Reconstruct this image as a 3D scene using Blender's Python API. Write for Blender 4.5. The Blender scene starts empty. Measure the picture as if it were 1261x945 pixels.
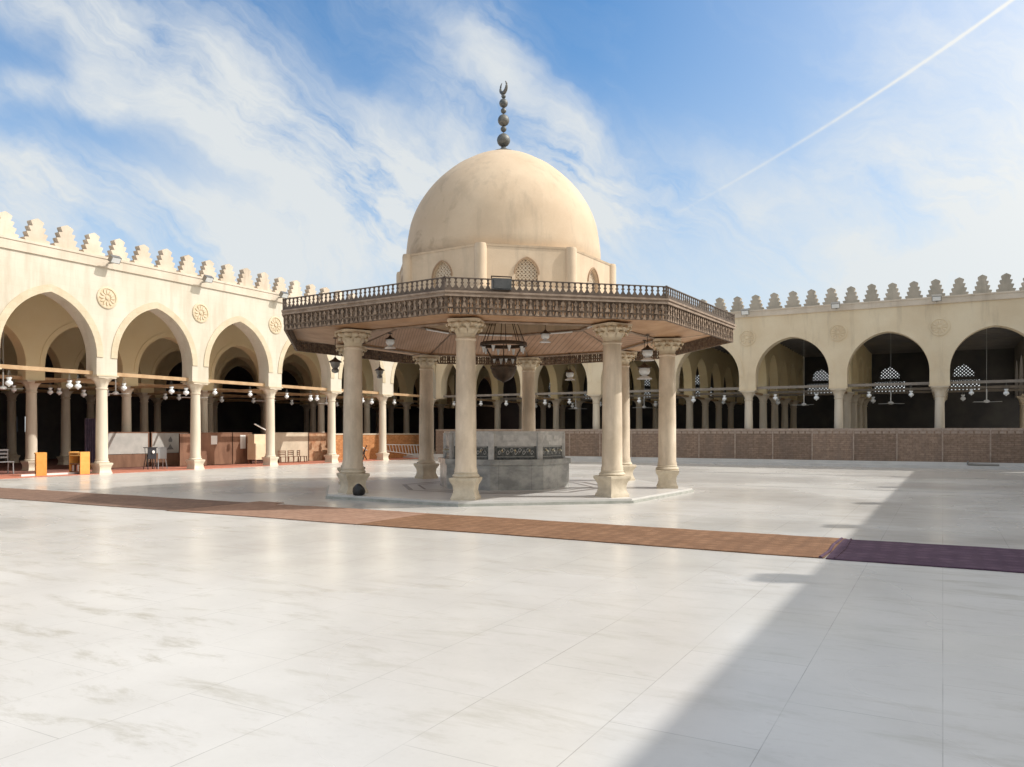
import bpy, bmesh, math, random
from mathutils import Vector, Matrix
random.seed(7)
R = math.radians
S = bpy.context.scene
COL = S.collection

# ------------------------------------------------------------------ camera
FPX, HOR, CX = 961.0, 533.6, 630.5
YAW = R(28.9)
cam = bpy.data.cameras.new('camera'); co = bpy.data.objects.new('camera', cam); COL.objects.link(co)
co.location = (0, 0, 1.6); co.rotation_euler = (R(90), 0, YAW)
cam.sensor_width = 36; cam.lens = 36 * FPX / 1261; cam.shift_y = (HOR - 472.5) / 1261
cam.clip_end = 5000; cam.clip_start = 0.05
S.camera = co

# ------------------------------------------------------------------ light
SUN_AZ_VEC = (math.cos(R(28.9)), math.sin(R(28.9)))     # horizontal direction towards the sun
SUN_EL = R(42)
SUN_STRENGTH, SKY_STRENGTH, EXPOSURE = 3.05, 0.15, 0.29
sun = bpy.data.lights.new('sun', 'SUN'); so = bpy.data.objects.new('sun', sun); COL.objects.link(so)
sun.energy = SUN_STRENGTH; sun.angle = R(0.55); sun.color = (1.0, 0.97, 0.92)
sdir = Vector((SUN_AZ_VEC[0]*math.cos(SUN_EL), SUN_AZ_VEC[1]*math.cos(SUN_EL), math.sin(SUN_EL)))
so.rotation_euler = sdir.to_track_quat('Z', 'Y').to_euler(); so.location = (30, 15, 40)

w = bpy.data.worlds.new('World'); S.world = w; w.use_nodes = True
NT = w.node_tree; NT.nodes.clear()
def N(nt, t, **kw):
    n = nt.nodes.new(t)
    for k, v in kw.items(): setattr(n, k, v)
    return n
def M_(nt, op, a, b=None, c=None, clamp=False):
    n = nt.nodes.new('ShaderNodeMath'); n.operation = op; n.use_clamp = clamp
    for i, x in enumerate((a, b, c)):
        if x is None: continue
        if isinstance(x, (int, float)): n.inputs[i].default_value = x
        else: nt.links.new(x, n.inputs[i])
    return n.outputs[0]
def MIX(nt, f, a, b, mode='MIX'):
    n = nt.nodes.new('ShaderNodeMix'); n.data_type = 'RGBA'; n.blend_type = mode
    for i, x in ((0, f), (6, a), (7, b)):
        if isinstance(x, (int, float)): n.inputs[i].default_value = x
        elif isinstance(x, tuple): n.inputs[i].default_value = (*x[:3], 1)
        else: nt.links.new(x, n.inputs[i])
    return n.outputs[2]
sky = N(NT, 'ShaderNodeTexSky'); sky.sky_type = 'NISHITA'; sky.sun_disc = False
sky.sun_elevation = SUN_EL
# Nishita: rotation 0 puts the sun at +Y, positive turns towards +X
sky.sun_rotation = math.atan2(SUN_AZ_VEC[0], SUN_AZ_VEC[1])
sky.air_density = 1.0; sky.dust_density = 0.6; sky.ozone_density = 1.6; sky.altitude = 50
tc = N(NT, 'ShaderNodeTexCoord'); sx = N(NT, 'ShaderNodeSeparateXYZ'); NT.links.new(tc.outputs['Generated'], sx.inputs[0])
X, Y, Z = sx.outputs
az0 = math.pi/2 + YAW                    # compass direction the clouds are mapped about
ca, sa = math.cos(az0), math.sin(az0)
fwd = M_(NT, 'ADD', M_(NT, 'MULTIPLY', X, ca), M_(NT, 'MULTIPLY', Y, sa))
rgt = M_(NT, 'ADD', M_(NT, 'MULTIPLY', X, sa), M_(NT, 'MULTIPLY', Y, -ca))
azm = M_(NT, 'ARCTAN2', rgt, fwd)
elv = M_(NT, 'ARCSINE', Z)
cmb = N(NT, 'ShaderNodeCombineXYZ'); NT.links.new(azm, cmb.inputs[0]); NT.links.new(elv, cmb.inputs[1])
UV = cmb.outputs[0]
def azel(px, py):                        # cirrus bands are listed by photo position, stored as azimuth / elevation
    a = math.atan((px-CX)/FPX); return (a, math.atan((HOR-py)/FPX*math.cos(a)))
def noise(nt, vec, scale, detail=6, rough=.55, dist=0.0):
    n = N(nt, 'ShaderNodeTexNoise'); nt.links.new(vec, n.inputs['Vector'])
    n.inputs['Scale'].default_value = scale; n.inputs['Detail'].default_value = detail
    n.inputs['Roughness'].default_value = rough; n.inputs['Distortion'].default_value = dist
    return n
# wobble the coordinates so the bands do not look ruled
wn = noise(NT, UV, 5.0, 5, .6)
wob = N(NT, 'ShaderNodeVectorMath', operation='MULTIPLY_ADD'); NT.links.new(wn.outputs['Color'], wob.inputs[0])
wob.inputs[1].default_value = (.12, .12, 0)
sub = N(NT, 'ShaderNodeVectorMath', operation='SUBTRACT'); NT.links.new(UV, sub.inputs[0]); sub.inputs[1].default_value = (.06, .06, 0)
NT.links.new(sub.outputs[0], wob.inputs[2]); WUV = wob.outputs[0]
def band(vec, p, q, width, amp):
    a, b = azel(*p), azel(*q); ba = (b[0]-a[0], b[1]-a[1]); L2 = ba[0]**2+ba[1]**2
    s1 = N(NT, 'ShaderNodeVectorMath', operation='SUBTRACT'); NT.links.new(vec, s1.inputs[0]); s1.inputs[1].default_value = (*a, 0)
    d1 = N(NT, 'ShaderNodeVectorMath', operation='DOT_PRODUCT'); NT.links.new(s1.outputs[0], d1.inputs[0]); d1.inputs[1].default_value = (ba[0]/L2, ba[1]/L2, 0)
    h = M_(NT, 'MULTIPLY', d1.outputs['Value'], 1.0, clamp=True)
    sc = N(NT, 'ShaderNodeVectorMath', operation='SCALE'); sc.inputs[0].default_value = (*ba, 0); NT.links.new(h, sc.inputs['Scale'])
    s2 = N(NT, 'ShaderNodeVectorMath', operation='DISTANCE'); NT.links.new(s1.outputs[0], s2.inputs[0]); NT.links.new(sc.outputs[0], s2.inputs[1])
    r = M_(NT, 'MULTIPLY', s2.outputs['Value'], FPX/width)
    g = M_(NT, 'POWER', 2.718, M_(NT, 'MULTIPLY', M_(NT, 'MULTIPLY', r, r), -1.0))
    return M_(NT, 'MULTIPLY', g, amp), h
bands = [((-80,-75),(140,25),26,1.0), ((100,-20),(310,100),46,1.05), ((290,85),(500,250),52,1.35), ((130,95),(300,170),34,.8), ((290,165),(450,270),44,1.1),
         ((-60,105),(150,135),18,.7), ((-60,165),(60,225),22,.6), ((60,215),(260,262),24,.7), ((-20,245),(330,335),36,.8), ((330,285),(500,330),50,.8), ((470,-40),(600,90),40,.6),
         ((600,60),(700,190),36,.9), ((690,170),(745,270),38,1.15), ((500,190),(620,250),60,.9), ((560,60),(560,200),40,.45),
         ((740,270),(1300,260),80,.5), ((1180,60),(1350,120),110,.4)]
tot = None
for b in bands:
    g, _ = band(WUV, *b); tot = g if tot is None else M_(NT, 'ADD', tot, g)
mp = N(NT, 'ShaderNodeMapping'); NT.links.new(WUV, mp.inputs[0]); mp.vector_type = 'TEXTURE'
mp.inputs['Rotation'].default_value = (0, 0, R(-32)); mp.inputs['Scale'].default_value = (1.0, .30, 1)
n1 = noise(NT, mp.outputs[0], 3.4, 12, .64, .75)
n2 = noise(NT, WUV, 6.0, 9, .62, .2)
wsp = M_(NT, 'ADD', M_(NT, 'MULTIPLY', n1.outputs['Fac'], 3.0), M_(NT, 'MULTIPLY', n2.outputs['Fac'], 1.5))
wsp = M_(NT, 'MAXIMUM', M_(NT, 'SUBTRACT', wsp, 1.75), .04)
dens = M_(NT, 'MULTIPLY', tot, wsp)
dens = M_(NT, 'SUBTRACT', 1.0, M_(NT, 'POWER', 2.718, M_(NT, 'MULTIPLY', dens, -1.25)))
base = M_(NT, 'MULTIPLY', M_(NT, 'SUBTRACT', n1.outputs['Fac'], .50, clamp=True), .35)
# general veil: thicker towards the horizon and towards the sun
hz = M_(NT, 'POWER', M_(NT, 'SUBTRACT', 1.0, M_(NT, 'MULTIPLY', elv, 1.75, clamp=True), clamp=True), 1.9)
sunv = M_(NT, 'MULTIPLY', M_(NT, 'ADD', azm, -.1, clamp=True), .75, clamp=True)
dens = M_(NT, 'ADD', dens, base)
dens = M_(NT, 'ADD', dens, M_(NT, 'MULTIPLY', hz, 1.2))
dens = M_(NT, 'ADD', dens, M_(NT, 'MULTIPLY', sunv, .75))
dens = M_(NT, 'ADD', dens, M_(NT, 'MULTIPLY', M_(NT, 'SUBTRACT', elv, .72, clamp=True), 2.0, clamp=True))   # unseen cloud veil added overhead to whiten the fill light
dens = M_(NT, 'ADD', dens, M_(NT, 'MULTIPLY', fwd, -.9, clamp=True))                                       # and added behind the camera for the same fill
trail, h = band(UV, (1252,-4), (830,265), 1.7, .9)
nt2 = noise(NT, UV, 60, 3, .6)
dens = M_(NT, 'ADD', dens, M_(NT, 'MULTIPLY', M_(NT, 'MULTIPLY', trail, M_(NT, 'SUBTRACT', 1.05, h)), M_(NT, 'ADD', nt2.outputs['Fac'], .15)))
tr2, h2 = band(WUV, (1330,270), (1030,360), 12, .3)
dens = M_(NT, 'ADD', dens, tr2)
dens = M_(NT, 'MULTIPLY', dens, 1.0, clamp=True)
dens = M_(NT, 'MULTIPLY', dens, .95)
tint = MIX(NT, 1.0, sky.outputs[0], (.42, .78, .98), 'MULTIPLY')
skyc = MIX(NT, dens, tint, (4.25, 4.42, 4.44))
# glow added around the (out of frame) sun to lift and warm the shade
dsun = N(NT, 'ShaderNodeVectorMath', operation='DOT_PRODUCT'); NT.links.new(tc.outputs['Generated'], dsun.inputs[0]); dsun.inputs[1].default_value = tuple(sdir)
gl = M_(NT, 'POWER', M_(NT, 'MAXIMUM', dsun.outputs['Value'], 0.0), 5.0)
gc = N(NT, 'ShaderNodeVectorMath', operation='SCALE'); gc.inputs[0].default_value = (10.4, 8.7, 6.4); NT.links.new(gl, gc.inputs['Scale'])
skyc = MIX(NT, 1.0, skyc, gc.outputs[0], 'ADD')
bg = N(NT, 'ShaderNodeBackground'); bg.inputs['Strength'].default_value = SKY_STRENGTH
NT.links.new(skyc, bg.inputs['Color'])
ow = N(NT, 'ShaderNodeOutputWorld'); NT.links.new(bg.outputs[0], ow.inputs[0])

vs = S.view_settings; vs.view_transform = 'Standard'; vs.look = 'None'; vs.exposure = EXPOSURE; vs.gamma = 1; vs.use_curve_mapping = False
S.render.engine = 'CYCLES'
S.cycles.max_bounces = 8; S.cycles.diffuse_bounces = 5; S.cycles.glossy_bounces = 3

# ------------------------------------------------------------------ materials
def mat(name, col, col2=None, nscale=1.0, rough=.8, fine=0.0, bump=0.0, bscale=30, metal=0.0, spec=.4, detail=5, stretch=None, lo=.35, hi=.65):
    m = bpy.data.materials.new(name); m.use_nodes = True; nt = m.node_tree; b = nt.nodes['Principled BSDF']
    b.inputs['Roughness'].default_value = rough; b.inputs['Metallic'].default_value = metal
    b.inputs['Specular IOR Level'].default_value = spec
    g = N(nt, 'ShaderNodeNewGeometry'); vec = g.outputs['Position']
    if stretch:
        mp = N(nt, 'ShaderNodeMapping'); nt.links.new(vec, mp.inputs[0]); mp.inputs['Scale'].default_value = stretch; vec2 = mp.outputs[0]
    else: vec2 = vec
    out = None
    if col2:
        n = noise(nt, vec2, nscale, detail, .6); mr = N(nt, 'ShaderNodeMapRange'); nt.links.new(n.outputs['Fac'], mr.inputs[0])
        mr.inputs[1].default_value = lo; mr.inputs[2].default_value = hi
        out = MIX(nt, mr.outputs[0], col, col2)
    else: out = None
    if fine:
        n = noise(nt, vec, 22, 6, .7)
        k = M_(nt, 'MULTIPLY_ADD', n.outputs['Fac'], fine*2, 1-fine)
        c = N(nt, 'ShaderNodeCombineColor'); [nt.links.new(k, c.inputs[i]) for i in range(3)]
        out = MIX(nt, 1.0, out if out else col, c.outputs[0], 'MULTIPLY')
    if out: nt.links.new(out, b.inputs['Base Color'])
    else: b.inputs['Base Color'].default_value = (*col, 1)
    if bump:
        n = noise(nt, vec, bscale, 6, .65); bp = N(nt, 'ShaderNodeBump'); bp.inputs['Strength'].default_value = bump; bp.inputs['Distance'].default_value = .01
        nt.links.new(n.outputs['Fac'], bp.inputs['Height']); nt.links.new(bp.outputs[0], b.inputs['Normal'])
    m['out'] = 1
    return m
def brick_over(m, axes, bw, bh, mortar, c_m, k=1.0, offset=.5, var=.12, fade=False):
    """joints (and slight tone changes from block to block) over a material"""
    nt = m.node_tree; b = nt.nodes['Principled BSDF']
    g = N(nt, 'ShaderNodeNewGeometry'); s = N(nt, 'ShaderNodeSeparateXYZ'); nt.links.new(g.outputs['Position'], s.inputs[0])
    c = N(nt, 'ShaderNodeCombineXYZ')
    if axes[0] == 'XY':
        u = M_(nt, 'ADD', s.outputs['X'], s.outputs['Y']); nt.links.new(u, c.inputs[0])
    else: nt.links.new(s.outputs[axes[0]], c.inputs[0])
    nt.links.new(s.outputs[axes[1]], c.inputs[1])
    br = N(nt, 'ShaderNodeTexBrick'); nt.links.new(c.outputs[0], br.inputs['Vector']); br.offset = offset
    br.inputs['Scale'].default_value = 1; br.inputs['Brick Width'].default_value = bw; br.inputs['Row Height'].default_value = bh
    br.inputs['Mortar Size'].default_value = mortar; br.inputs['Mortar Smooth'].default_value = .3
    br.inputs['Color1'].default_value = (1, 1, 1, 1); v = 1-var; br.inputs['Color2'].default_value = (v, v, v*.985, 1)
    br.inputs['Mortar'].default_value = (*c_m, 1)
    lk = b.inputs['Base Color'].links
    src = lk[0].from_socket if lk else tuple(b.inputs['Base Color'].default_value[:3])
    if fade:      # joints filled in places, open in others
        n = noise(nt, g.outputs['Position'], .7, 5, .7); mr = N(nt, 'ShaderNodeMapRange'); nt.links.new(n.outputs['Fac'], mr.inputs[0])
        mr.inputs[1].default_value = .40; mr.inputs[2].default_value = .62; mr.inputs[3].default_value = .25; mr.inputs[4].default_value = 1.0; k = mr.outputs[0]
    nt.links.new(MIX(nt, k, src, br.outputs['Color'], 'MULTIPLY'), b.inputs['Base Color'])
    return m

def streak(m, col, amt, lo=.54, hi=.78):
    nt = m.node_tree; b = nt.nodes['Principled BSDF']; g = N(nt, 'ShaderNodeNewGeometry')
    mp = N(nt, 'ShaderNodeMapping'); nt.links.new(g.outputs['Position'], mp.inputs[0]); mp.inputs['Scale'].default_value = (2.2,2.2,.28)
    n = noise(nt, mp.outputs[0], 1.1, 7, .62); r = N(nt, 'ShaderNodeMapRange'); nt.links.new(n.outputs['Fac'], r.inputs[0]); r.inputs[1].default_value=lo; r.inputs[2].default_value=hi
    src = b.inputs['Base Color'].links[0].from_socket
    nt.links.new(MIX(nt, M_(nt, 'MULTIPLY', r.outputs[0], amt), src, col), b.inputs['Base Color']); return m
plaster_l = mat('plaster_cream', (.60,.54,.435), (.66,.60,.50), .7, .85, .06, .25, 40)
plaster_l = brick_over(plaster_l, ('XY','Z'), .62, .31, .006, (.88,.86,.82), .55, .5, .05)
ring_m = brick_over(mat('arch_stone', (.56,.465,.32), (.64,.545,.40), 1.5, .8, .07, .3, 40), ('XY','Z'), .36, .24, .007, (.84,.8,.74), .6, .5, .10)
plaster_b = mat('plaster_tan', (.70,.57,.39), (.78,.665,.48), .55, .88, .08, .3, 35, detail=8)
streak(plaster_b, (.42,.33,.22), .6); streak(plaster_l, (.44,.37,.27), .6, .50, .74)
cornice_m = mat('cornice_plaster', (.60,.51,.40), (.68,.59,.48), 1.2, .85, .08, .2)
def vary(m, a=.16):
    nt = m.node_tree; b = nt.nodes['Principled BSDF']; oi = N(nt, 'ShaderNodeObjectInfo'); k = M_(nt, 'MULTIPLY_ADD', oi.outputs['Random'], a*2, 1-a)
    c = N(nt, 'ShaderNodeCombineColor'); [nt.links.new(k, c.inputs[i]) for i in range(3)]
    nt.links.new(MIX(nt, 1.0, b.inputs['Base Color'].links[0].from_socket, c.outputs[0], 'MULTIPLY'), b.inputs['Base Color']); return m
merlon_m = mat('merlon_stone', (.58,.48,.37), (.67,.57,.46), 1.3, .9, .10, .4)
merlon_bm = mat('merlon_stone_dark', (.40,.36,.29), (.50,.44,.36), 1.6, .9, .10, .4)  # darker, greyer stone tone for the back wing's merlons
vary(streak(merlon_m, (.36,.29,.21), .7), .07); vary(streak(merlon_bm, (.22,.19,.15), .7), .10)
streak(cornice_m, (.38,.31,.23), .6)
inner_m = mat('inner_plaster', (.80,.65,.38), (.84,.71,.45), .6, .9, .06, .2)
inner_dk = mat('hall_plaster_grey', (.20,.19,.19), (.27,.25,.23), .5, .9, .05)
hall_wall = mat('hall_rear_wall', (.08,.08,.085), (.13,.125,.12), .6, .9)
col_marble = mat('column_marble', (.64,.55,.42), (.74,.65,.52), 1.6, .45, .07, .12, 25, stretch=(1,1,.35))
col_pav = mat('pavilion_column_stone', (.60,.49,.36), (.84,.71,.55), 1.9, .5, .08, .25, 18, stretch=(1,1,.5))
streak(col_pav, (.42,.35,.26), .75, .50, .72); streak(col_marble, (.46,.39,.29), .5, .52, .74)
cap_pav = mat('pavilion_capital_stone', (.66,.56,.40), (.75,.65,.49), 3, .65, .08, .3)
base_pav = mat('pavilion_plinth_stone', (.54,.46,.34), (.70,.61,.47), 4, .7, .12, .6, 15)
rose_m = mat('rosette_stone', (.60,.49,.33), (.68,.57,.42), 5, .85, .10, .4)
beam_m = mat('tie_beam_wood', (.40,.25,.13), (.52,.35,.20), 3, .7, .12)
wood_dk = mat('dark_carved_wood', (.09,.062,.044), (.25,.18,.125), 9, .7, .22, .9, 26, detail=8, lo=.38, hi=.68)
wood_mold = mat('moulding_wood', (.25,.18,.13), (.38,.29,.22), 6, .65, .15, .3)
wood_rail = mat('railing_wood', (.09,.065,.05), (.16,.12,.09), 8, .7, .2)
soffit_m = mat('soffit_boards', (.40,.225,.115), (.52,.32,.18), 1.8, .6, .06)
def plank_mat():
    m = mat('plank_ceiling_wood', (.40,.235,.14), (.50,.31,.20), 1.6, .6, .10)
    nt = m.node_tree; b = nt.nodes['Principled BSDF']
    g = N(nt, 'ShaderNodeNewGeometry'); wv = N(nt, 'ShaderNodeTexWave'); mp = N(nt, 'ShaderNodeMapping')
    nt.links.new(g.outputs['Position'], mp.inputs[0]); mp.inputs['Rotation'].default_value = (0,0,R(-12)); nt.links.new(mp.outputs[0], wv.inputs[0])
    wv.wave_type = 'BANDS'; wv.bands_direction = 'DIAGONAL'; wv.wave_profile = 'SAW'; wv.inputs['Scale'].default_value = 4.2
    mr = N(nt, 'ShaderNodeMapRange'); nt.links.new(wv.outputs['Fac'], mr.inputs[0]); mr.inputs[1].default_value = 0; mr.inputs[2].default_value = .22; mr.inputs[3].default_value = .35; mr.inputs[4].default_value = 1
    c = N(nt, 'ShaderNodeCombineColor'); [nt.links.new(mr.outputs[0], c.inputs[i]) for i in range(3)]
    src = b.inputs['Base Color'].links[0].from_socket
    nt.links.new(MIX(nt, 1.0, src, c.outputs[0], 'MULTIPLY'), b.inputs['Base Color'])
    return m
plank_m = plank_mat()
def dome_mat():
    m = mat('dome_plaster', (.60,.46,.32), (.68,.54,.39), .8, .85, .07, .3, 30, detail=8)
    nt = m.node_tree; b = nt.nodes['Principled BSDF']
    g = N(nt, 'ShaderNodeNewGeometry'); n = noise(nt, g.outputs['Position'], .9, 7, .6, .6)
    mr = N(nt, 'ShaderNodeMapRange'); nt.links.new(n.outputs['Fac'], mr.inputs[0]); mr.inputs[1].default_value=.52; mr.inputs[2].default_value=.62
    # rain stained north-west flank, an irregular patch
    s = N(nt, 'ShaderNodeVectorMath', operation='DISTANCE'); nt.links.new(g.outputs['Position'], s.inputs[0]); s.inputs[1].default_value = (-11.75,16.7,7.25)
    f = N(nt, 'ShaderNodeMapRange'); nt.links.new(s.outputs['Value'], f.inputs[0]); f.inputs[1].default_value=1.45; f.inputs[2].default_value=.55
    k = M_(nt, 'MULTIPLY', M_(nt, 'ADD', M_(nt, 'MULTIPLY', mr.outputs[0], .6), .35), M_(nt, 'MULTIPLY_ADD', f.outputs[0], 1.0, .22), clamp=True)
    src = b.inputs['Base Color'].links[0].from_socket
    mp = N(nt, 'ShaderNodeMapping'); nt.links.new(g.outputs['Position'], mp.inputs[0]); mp.inputs['Scale'].default_value = (2.6,2.6,.35)
    ns = noise(nt, mp.outputs[0], 1.5, 6, .6); ms = N(nt, 'ShaderNodeMapRange'); nt.links.new(ns.outputs['Fac'], ms.inputs[0]); ms.inputs[1].default_value=.52; ms.inputs[2].default_value=.75
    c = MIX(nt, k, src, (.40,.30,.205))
    nt.links.new(MIX(nt, M_(nt, 'MULTIPLY', ms.outputs[0], .55), c, (.40,.32,.235)), b.inputs['Base Color'])
    return m
dome_m = dome_mat()
finial_m = mat('aged_metal', (.10,.11,.11), (.22,.21,.19), 9, .55, .1, metal=.5)
iron_m = mat('dark_iron', (.05,.035,.025), (.10,.065,.04), 7, .5, .1, metal=.4)
glass_w = mat('milky_glass', (.78,.80,.80), (.86,.88,.88), 5, .15, 0, spec=.6)
cap_grey = mat('lamp_cap_metal', (.25,.24,.22), None, 1, .4, 0, metal=.6)
tube_m = mat('lamp_tube_white', (.82,.82,.80), None, 1, .3)
fan_m = mat('fan_white_paint', (.72,.72,.70), None, 1, .4)
basin_m = brick_over(mat('grey_veined_marble', (.30,.30,.285), (.50,.49,.46), 2.0, .25, .12, .1, detail=13, stretch=(1,1,1.8), lo=.40, hi=.62), ('XY','Z'), 1.25, 2.0, .006, (.5,.5,.5), .9, 0, .12)
basin_top = mat('grey_marble_pale', (.42,.41,.39), (.66,.64,.60), 4, .3, .12, .1, detail=9)
basin_dk = mat('dark_inlay_marble', (.05,.06,.06), (.17,.17,.16), 14, .3, .1, detail=8)
inlay_lt = mat('pale_inlay_marble', (.55,.54,.51), (.68,.66,.62), 8, .35, .1)
brass_m = mat('brass_tap', (.75,.68,.5), None, 1, .25, 0, metal=.9)
bag_m = mat('black_plastic', (.012,.012,.013), (.03,.03,.03), 12, .35, 0, .6, 12)
orange_m = mat('orange_varnished_wood', (.75,.33,.07), (.82,.40,.10), 5, .45, .06)
yellow_m = mat('yellow_varnished_wood', (.78,.52,.18), (.84,.6,.24), 5, .45, .06)
brown_m = mat('brown_partition_wood', (.17,.085,.05), (.26,.14,.085), 3, .6, .1, stretch=(1,1,.3))
cream_m = mat('cream_cabinet', (.72,.58,.38), (.78,.65,.46), 3, .55, .05)
grey_board = mat('pale_grey_board', (.40,.39,.36), (.50,.48,.44), 2, .6, .08)
pale_panel = mat('pale_stone_panel', (.55,.46,.34), (.66,.56,.42), 2.2, .7, .1)
paper_m = mat('paper_white', (.78,.78,.74), None, 1, .8)
white_paint = mat('white_paint', (.80,.79,.76), None, 1, .5)
chair_blk = mat('black_chair_plastic', (.03,.03,.035), None, 1, .5)
chair_gry = mat('grey_metal', (.42,.43,.44), None, 1, .35, metal=.5)
def brickm(name, a, b_, mortar):
    m = mat(name, a, b_, 6, .85, .14, .4)
    return brick_over(m, ('XY','Z'), .26, .095, .010, mortar, .9, .5, .25)
brick_or = brickm('orange_brick', (.50,.21,.075), (.62,.30,.12), (.62,.55,.5))
brick_shaded = brickm('shade_toned_brick', (.29,.20,.145), (.40,.285,.21), (.6,.55,.52))  # same brick as the orange one, with shade put into its colour
streak(brick_shaded, (.20,.15,.12), .6, .45, .7); vary(brick_shaded, .14)
brick_cap = mat('brick_coping', (.36,.27,.21), (.48,.38,.31), 7, .85, .14, .3)
carpet_red = mat('red_carpet', (.42,.13,.08), (.55,.24,.16), 4, .95, .12, .5, 60)
carpet_hall = mat('hall_carpet', (.22,.09,.07), (.30,.14,.11), 2, .95, .1)

def floor_mat():
    m = mat('courtyard_marble', (.57,.545,.51), (.635,.61,.575), .9, .25, .035, .0, spec=.5, detail=7)
    m = brick_over(m, ('Y','X'), 1.62, .81, .0032, (.56,.55,.53), .9, .5, .035, fade=True)
    nt = m.node_tree; b = nt.nodes['Principled BSDF']
    g = N(nt, 'ShaderNodeNewGeometry')
    # grey/yellow veining and worn patches, long along the slabs' courses
    mp = N(nt, 'ShaderNodeMapping'); nt.links.new(g.outputs['Position'], mp.inputs[0]); mp.inputs['Scale'].default_value = (.6, 2.2, 1); mp.inputs['Rotation'].default_value = (0,0,R(-22))
    n1 = noise(nt, mp.outputs[0], 1.5, 13, .74, .35)
    r1 = N(nt, 'ShaderNodeMapRange'); nt.links.new(n1.outputs['Fac'], r1.inputs[0]); r1.inputs[1].default_value=.52; r1.inputs[2].default_value=.66
    n2 = noise(nt, g.outputs['Position'], .16, 4, .5)
    r2 = N(nt, 'ShaderNodeMapRange'); nt.links.new(n2.outputs['Fac'], r2.inputs[0]); r2.inputs[1].default_value=.42; r2.inputs[2].default_value=.62
    k = M_(nt, 'MULTIPLY', r1.outputs[0], M_(nt, 'MULTIPLY_ADD', r2.outputs[0], .80, .25), clamp=True)
    src = b.inputs['Base Color'].links[0].from_socket
    c = MIX(nt, M_(nt, 'MULTIPLY', k, .72), src, (.36,.33,.26))
    n3 = noise(nt, mp.outputs[0], 3.6, 9, .75, .6)
    r3 = N(nt, 'ShaderNodeMapRange'); nt.links.new(n3.outputs['Fac'], r3.inputs[0]); r3.inputs[1].default_value=.58; r3.inputs[2].default_value=.76
    c = MIX(nt, M_(nt, 'MULTIPLY', r3.outputs[0], .55), c, (.42,.39,.33))
    n6 = noise(nt, g.outputs['Position'], 9, 6, .62)
    r6 = N(nt, 'ShaderNodeMapRange'); nt.links.new(n6.outputs['Fac'], r6.inputs[0]); r6.inputs[1].default_value=.60; r6.inputs[2].default_value=.85
    c = MIX(nt, M_(nt, 'MULTIPLY', r6.outputs[0], .30), c, (.36,.34,.29))
    nt.links.new(c, b.inputs['Base Color'])
    nt.links.new(M_(nt, 'MULTIPLY_ADD', r2.outputs[0], .16, .20), b.inputs['Roughness'])
    n5 = noise(nt, g.outputs['Position'], 1.7, 3, .5); bp = N(nt, 'ShaderNodeBump'); bp.inputs['Strength'].default_value=.12; bp.inputs['Distance'].default_value=.01
    nt.links.new(n5.outputs['Fac'], bp.inputs['Height']); nt.links.new(bp.outputs[0], b.inputs['Normal'])
    return m
floor_m = floor_mat()
plat_m = mat('platform_marble', (.62,.60,.57), (.70,.68,.65), 1.5, .3, .06, 0, detail=8)
plat_edge = mat('platform_edge_marble', (.33,.34,.30), (.46,.46,.42), 4, .4, .1)
ground_m = mat('dusty_ground', (.34,.30,.24), (.40,.36,.29), .05, .95)
def carpet_mat(name, a, b_):
    m = mat(name, a, b_, 2.2, .97, .16, .6, 70, detail=8)
    nt = m.node_tree; b = nt.nodes['Principled BSDF']
    g = N(nt, 'ShaderNodeNewGeometry'); s = N(nt, 'ShaderNodeSeparateXYZ'); nt.links.new(g.outputs['Position'], s.inputs[0])
    # woven motifs
    c = N(nt, 'ShaderNodeCombineXYZ'); nt.links.new(s.outputs['X'], c.inputs[0]); nt.links.new(s.outputs['Y'], c.inputs[1])
    v = N(nt, 'ShaderNodeTexVoronoi'); v.inputs['Scale'].default_value = 4.2; v.inputs['Randomness'].default_value = .25; nt.links.new(c.outputs[0], v.inputs['Vector'])
    r = N(nt, 'ShaderNodeMapRange'); nt.links.new(v.outputs['Distance'], r.inputs[0]); r.inputs[1].default_value=.28; r.inputs[2].default_value=.42
    src = b.inputs['Base Color'].links[0].from_socket
    c2 = tuple(x*.72 for x in a)
    nt.links.new(MIX(nt, M_(nt,'MULTIPLY', r.outputs[0], .5), src, c2), b.inputs['Base Color'])
    # soft creases and rucks across the runner
    mpp = N(nt, 'ShaderNodeMapping'); nt.links.new(g.outputs['Position'], mpp.inputs[0]); mpp.inputs['Scale'].default_value = (1.6,.35,1)
    nz = noise(nt, mpp.outputs[0], 1.6, 4, .55, .4); bp = N(nt, 'ShaderNodeBump'); bp.inputs['Strength'].default_value = .6; bp.inputs['Distance'].default_value = .06
    old = b.inputs['Normal'].links[0].from_socket; nt.links.new(old, bp.inputs['Normal']); nt.links.new(nz.outputs['Fac'], bp.inputs['Height']); nt.links.new(bp.outputs[0], b.inputs['Normal'])
    wear = noise(nt, g.outputs['Position'], .9, 7, .68); mw = N(nt, 'ShaderNodeMapRange'); nt.links.new(wear.outputs['Fac'], mw.inputs[0]); mw.inputs[1].default_value=.48; mw.inputs[2].default_value=.68
    src2 = b.inputs['Base Color'].links[0].from_socket
    nt.links.new(MIX(nt, M_(nt,'MULTIPLY', mw.outputs[0], .4), src2, tuple(min(1, x*1.5+.02) for x in a)), b.inputs['Base Color'])
    return m
carpet_a = carpet_mat('faded_orange_carpet', (.19,.095,.047), (.26,.14,.075))
carpet_b = carpet_mat('faded_pink_carpet', (.31,.18,.12), (.37,.23,.16))
carpet_c = carpet_mat('purple_carpet', (.085,.045,.075), (.13,.075,.11))
carpet_d = carpet_mat('brown_carpet', (.19,.115,.08), (.25,.155,.11))

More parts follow.
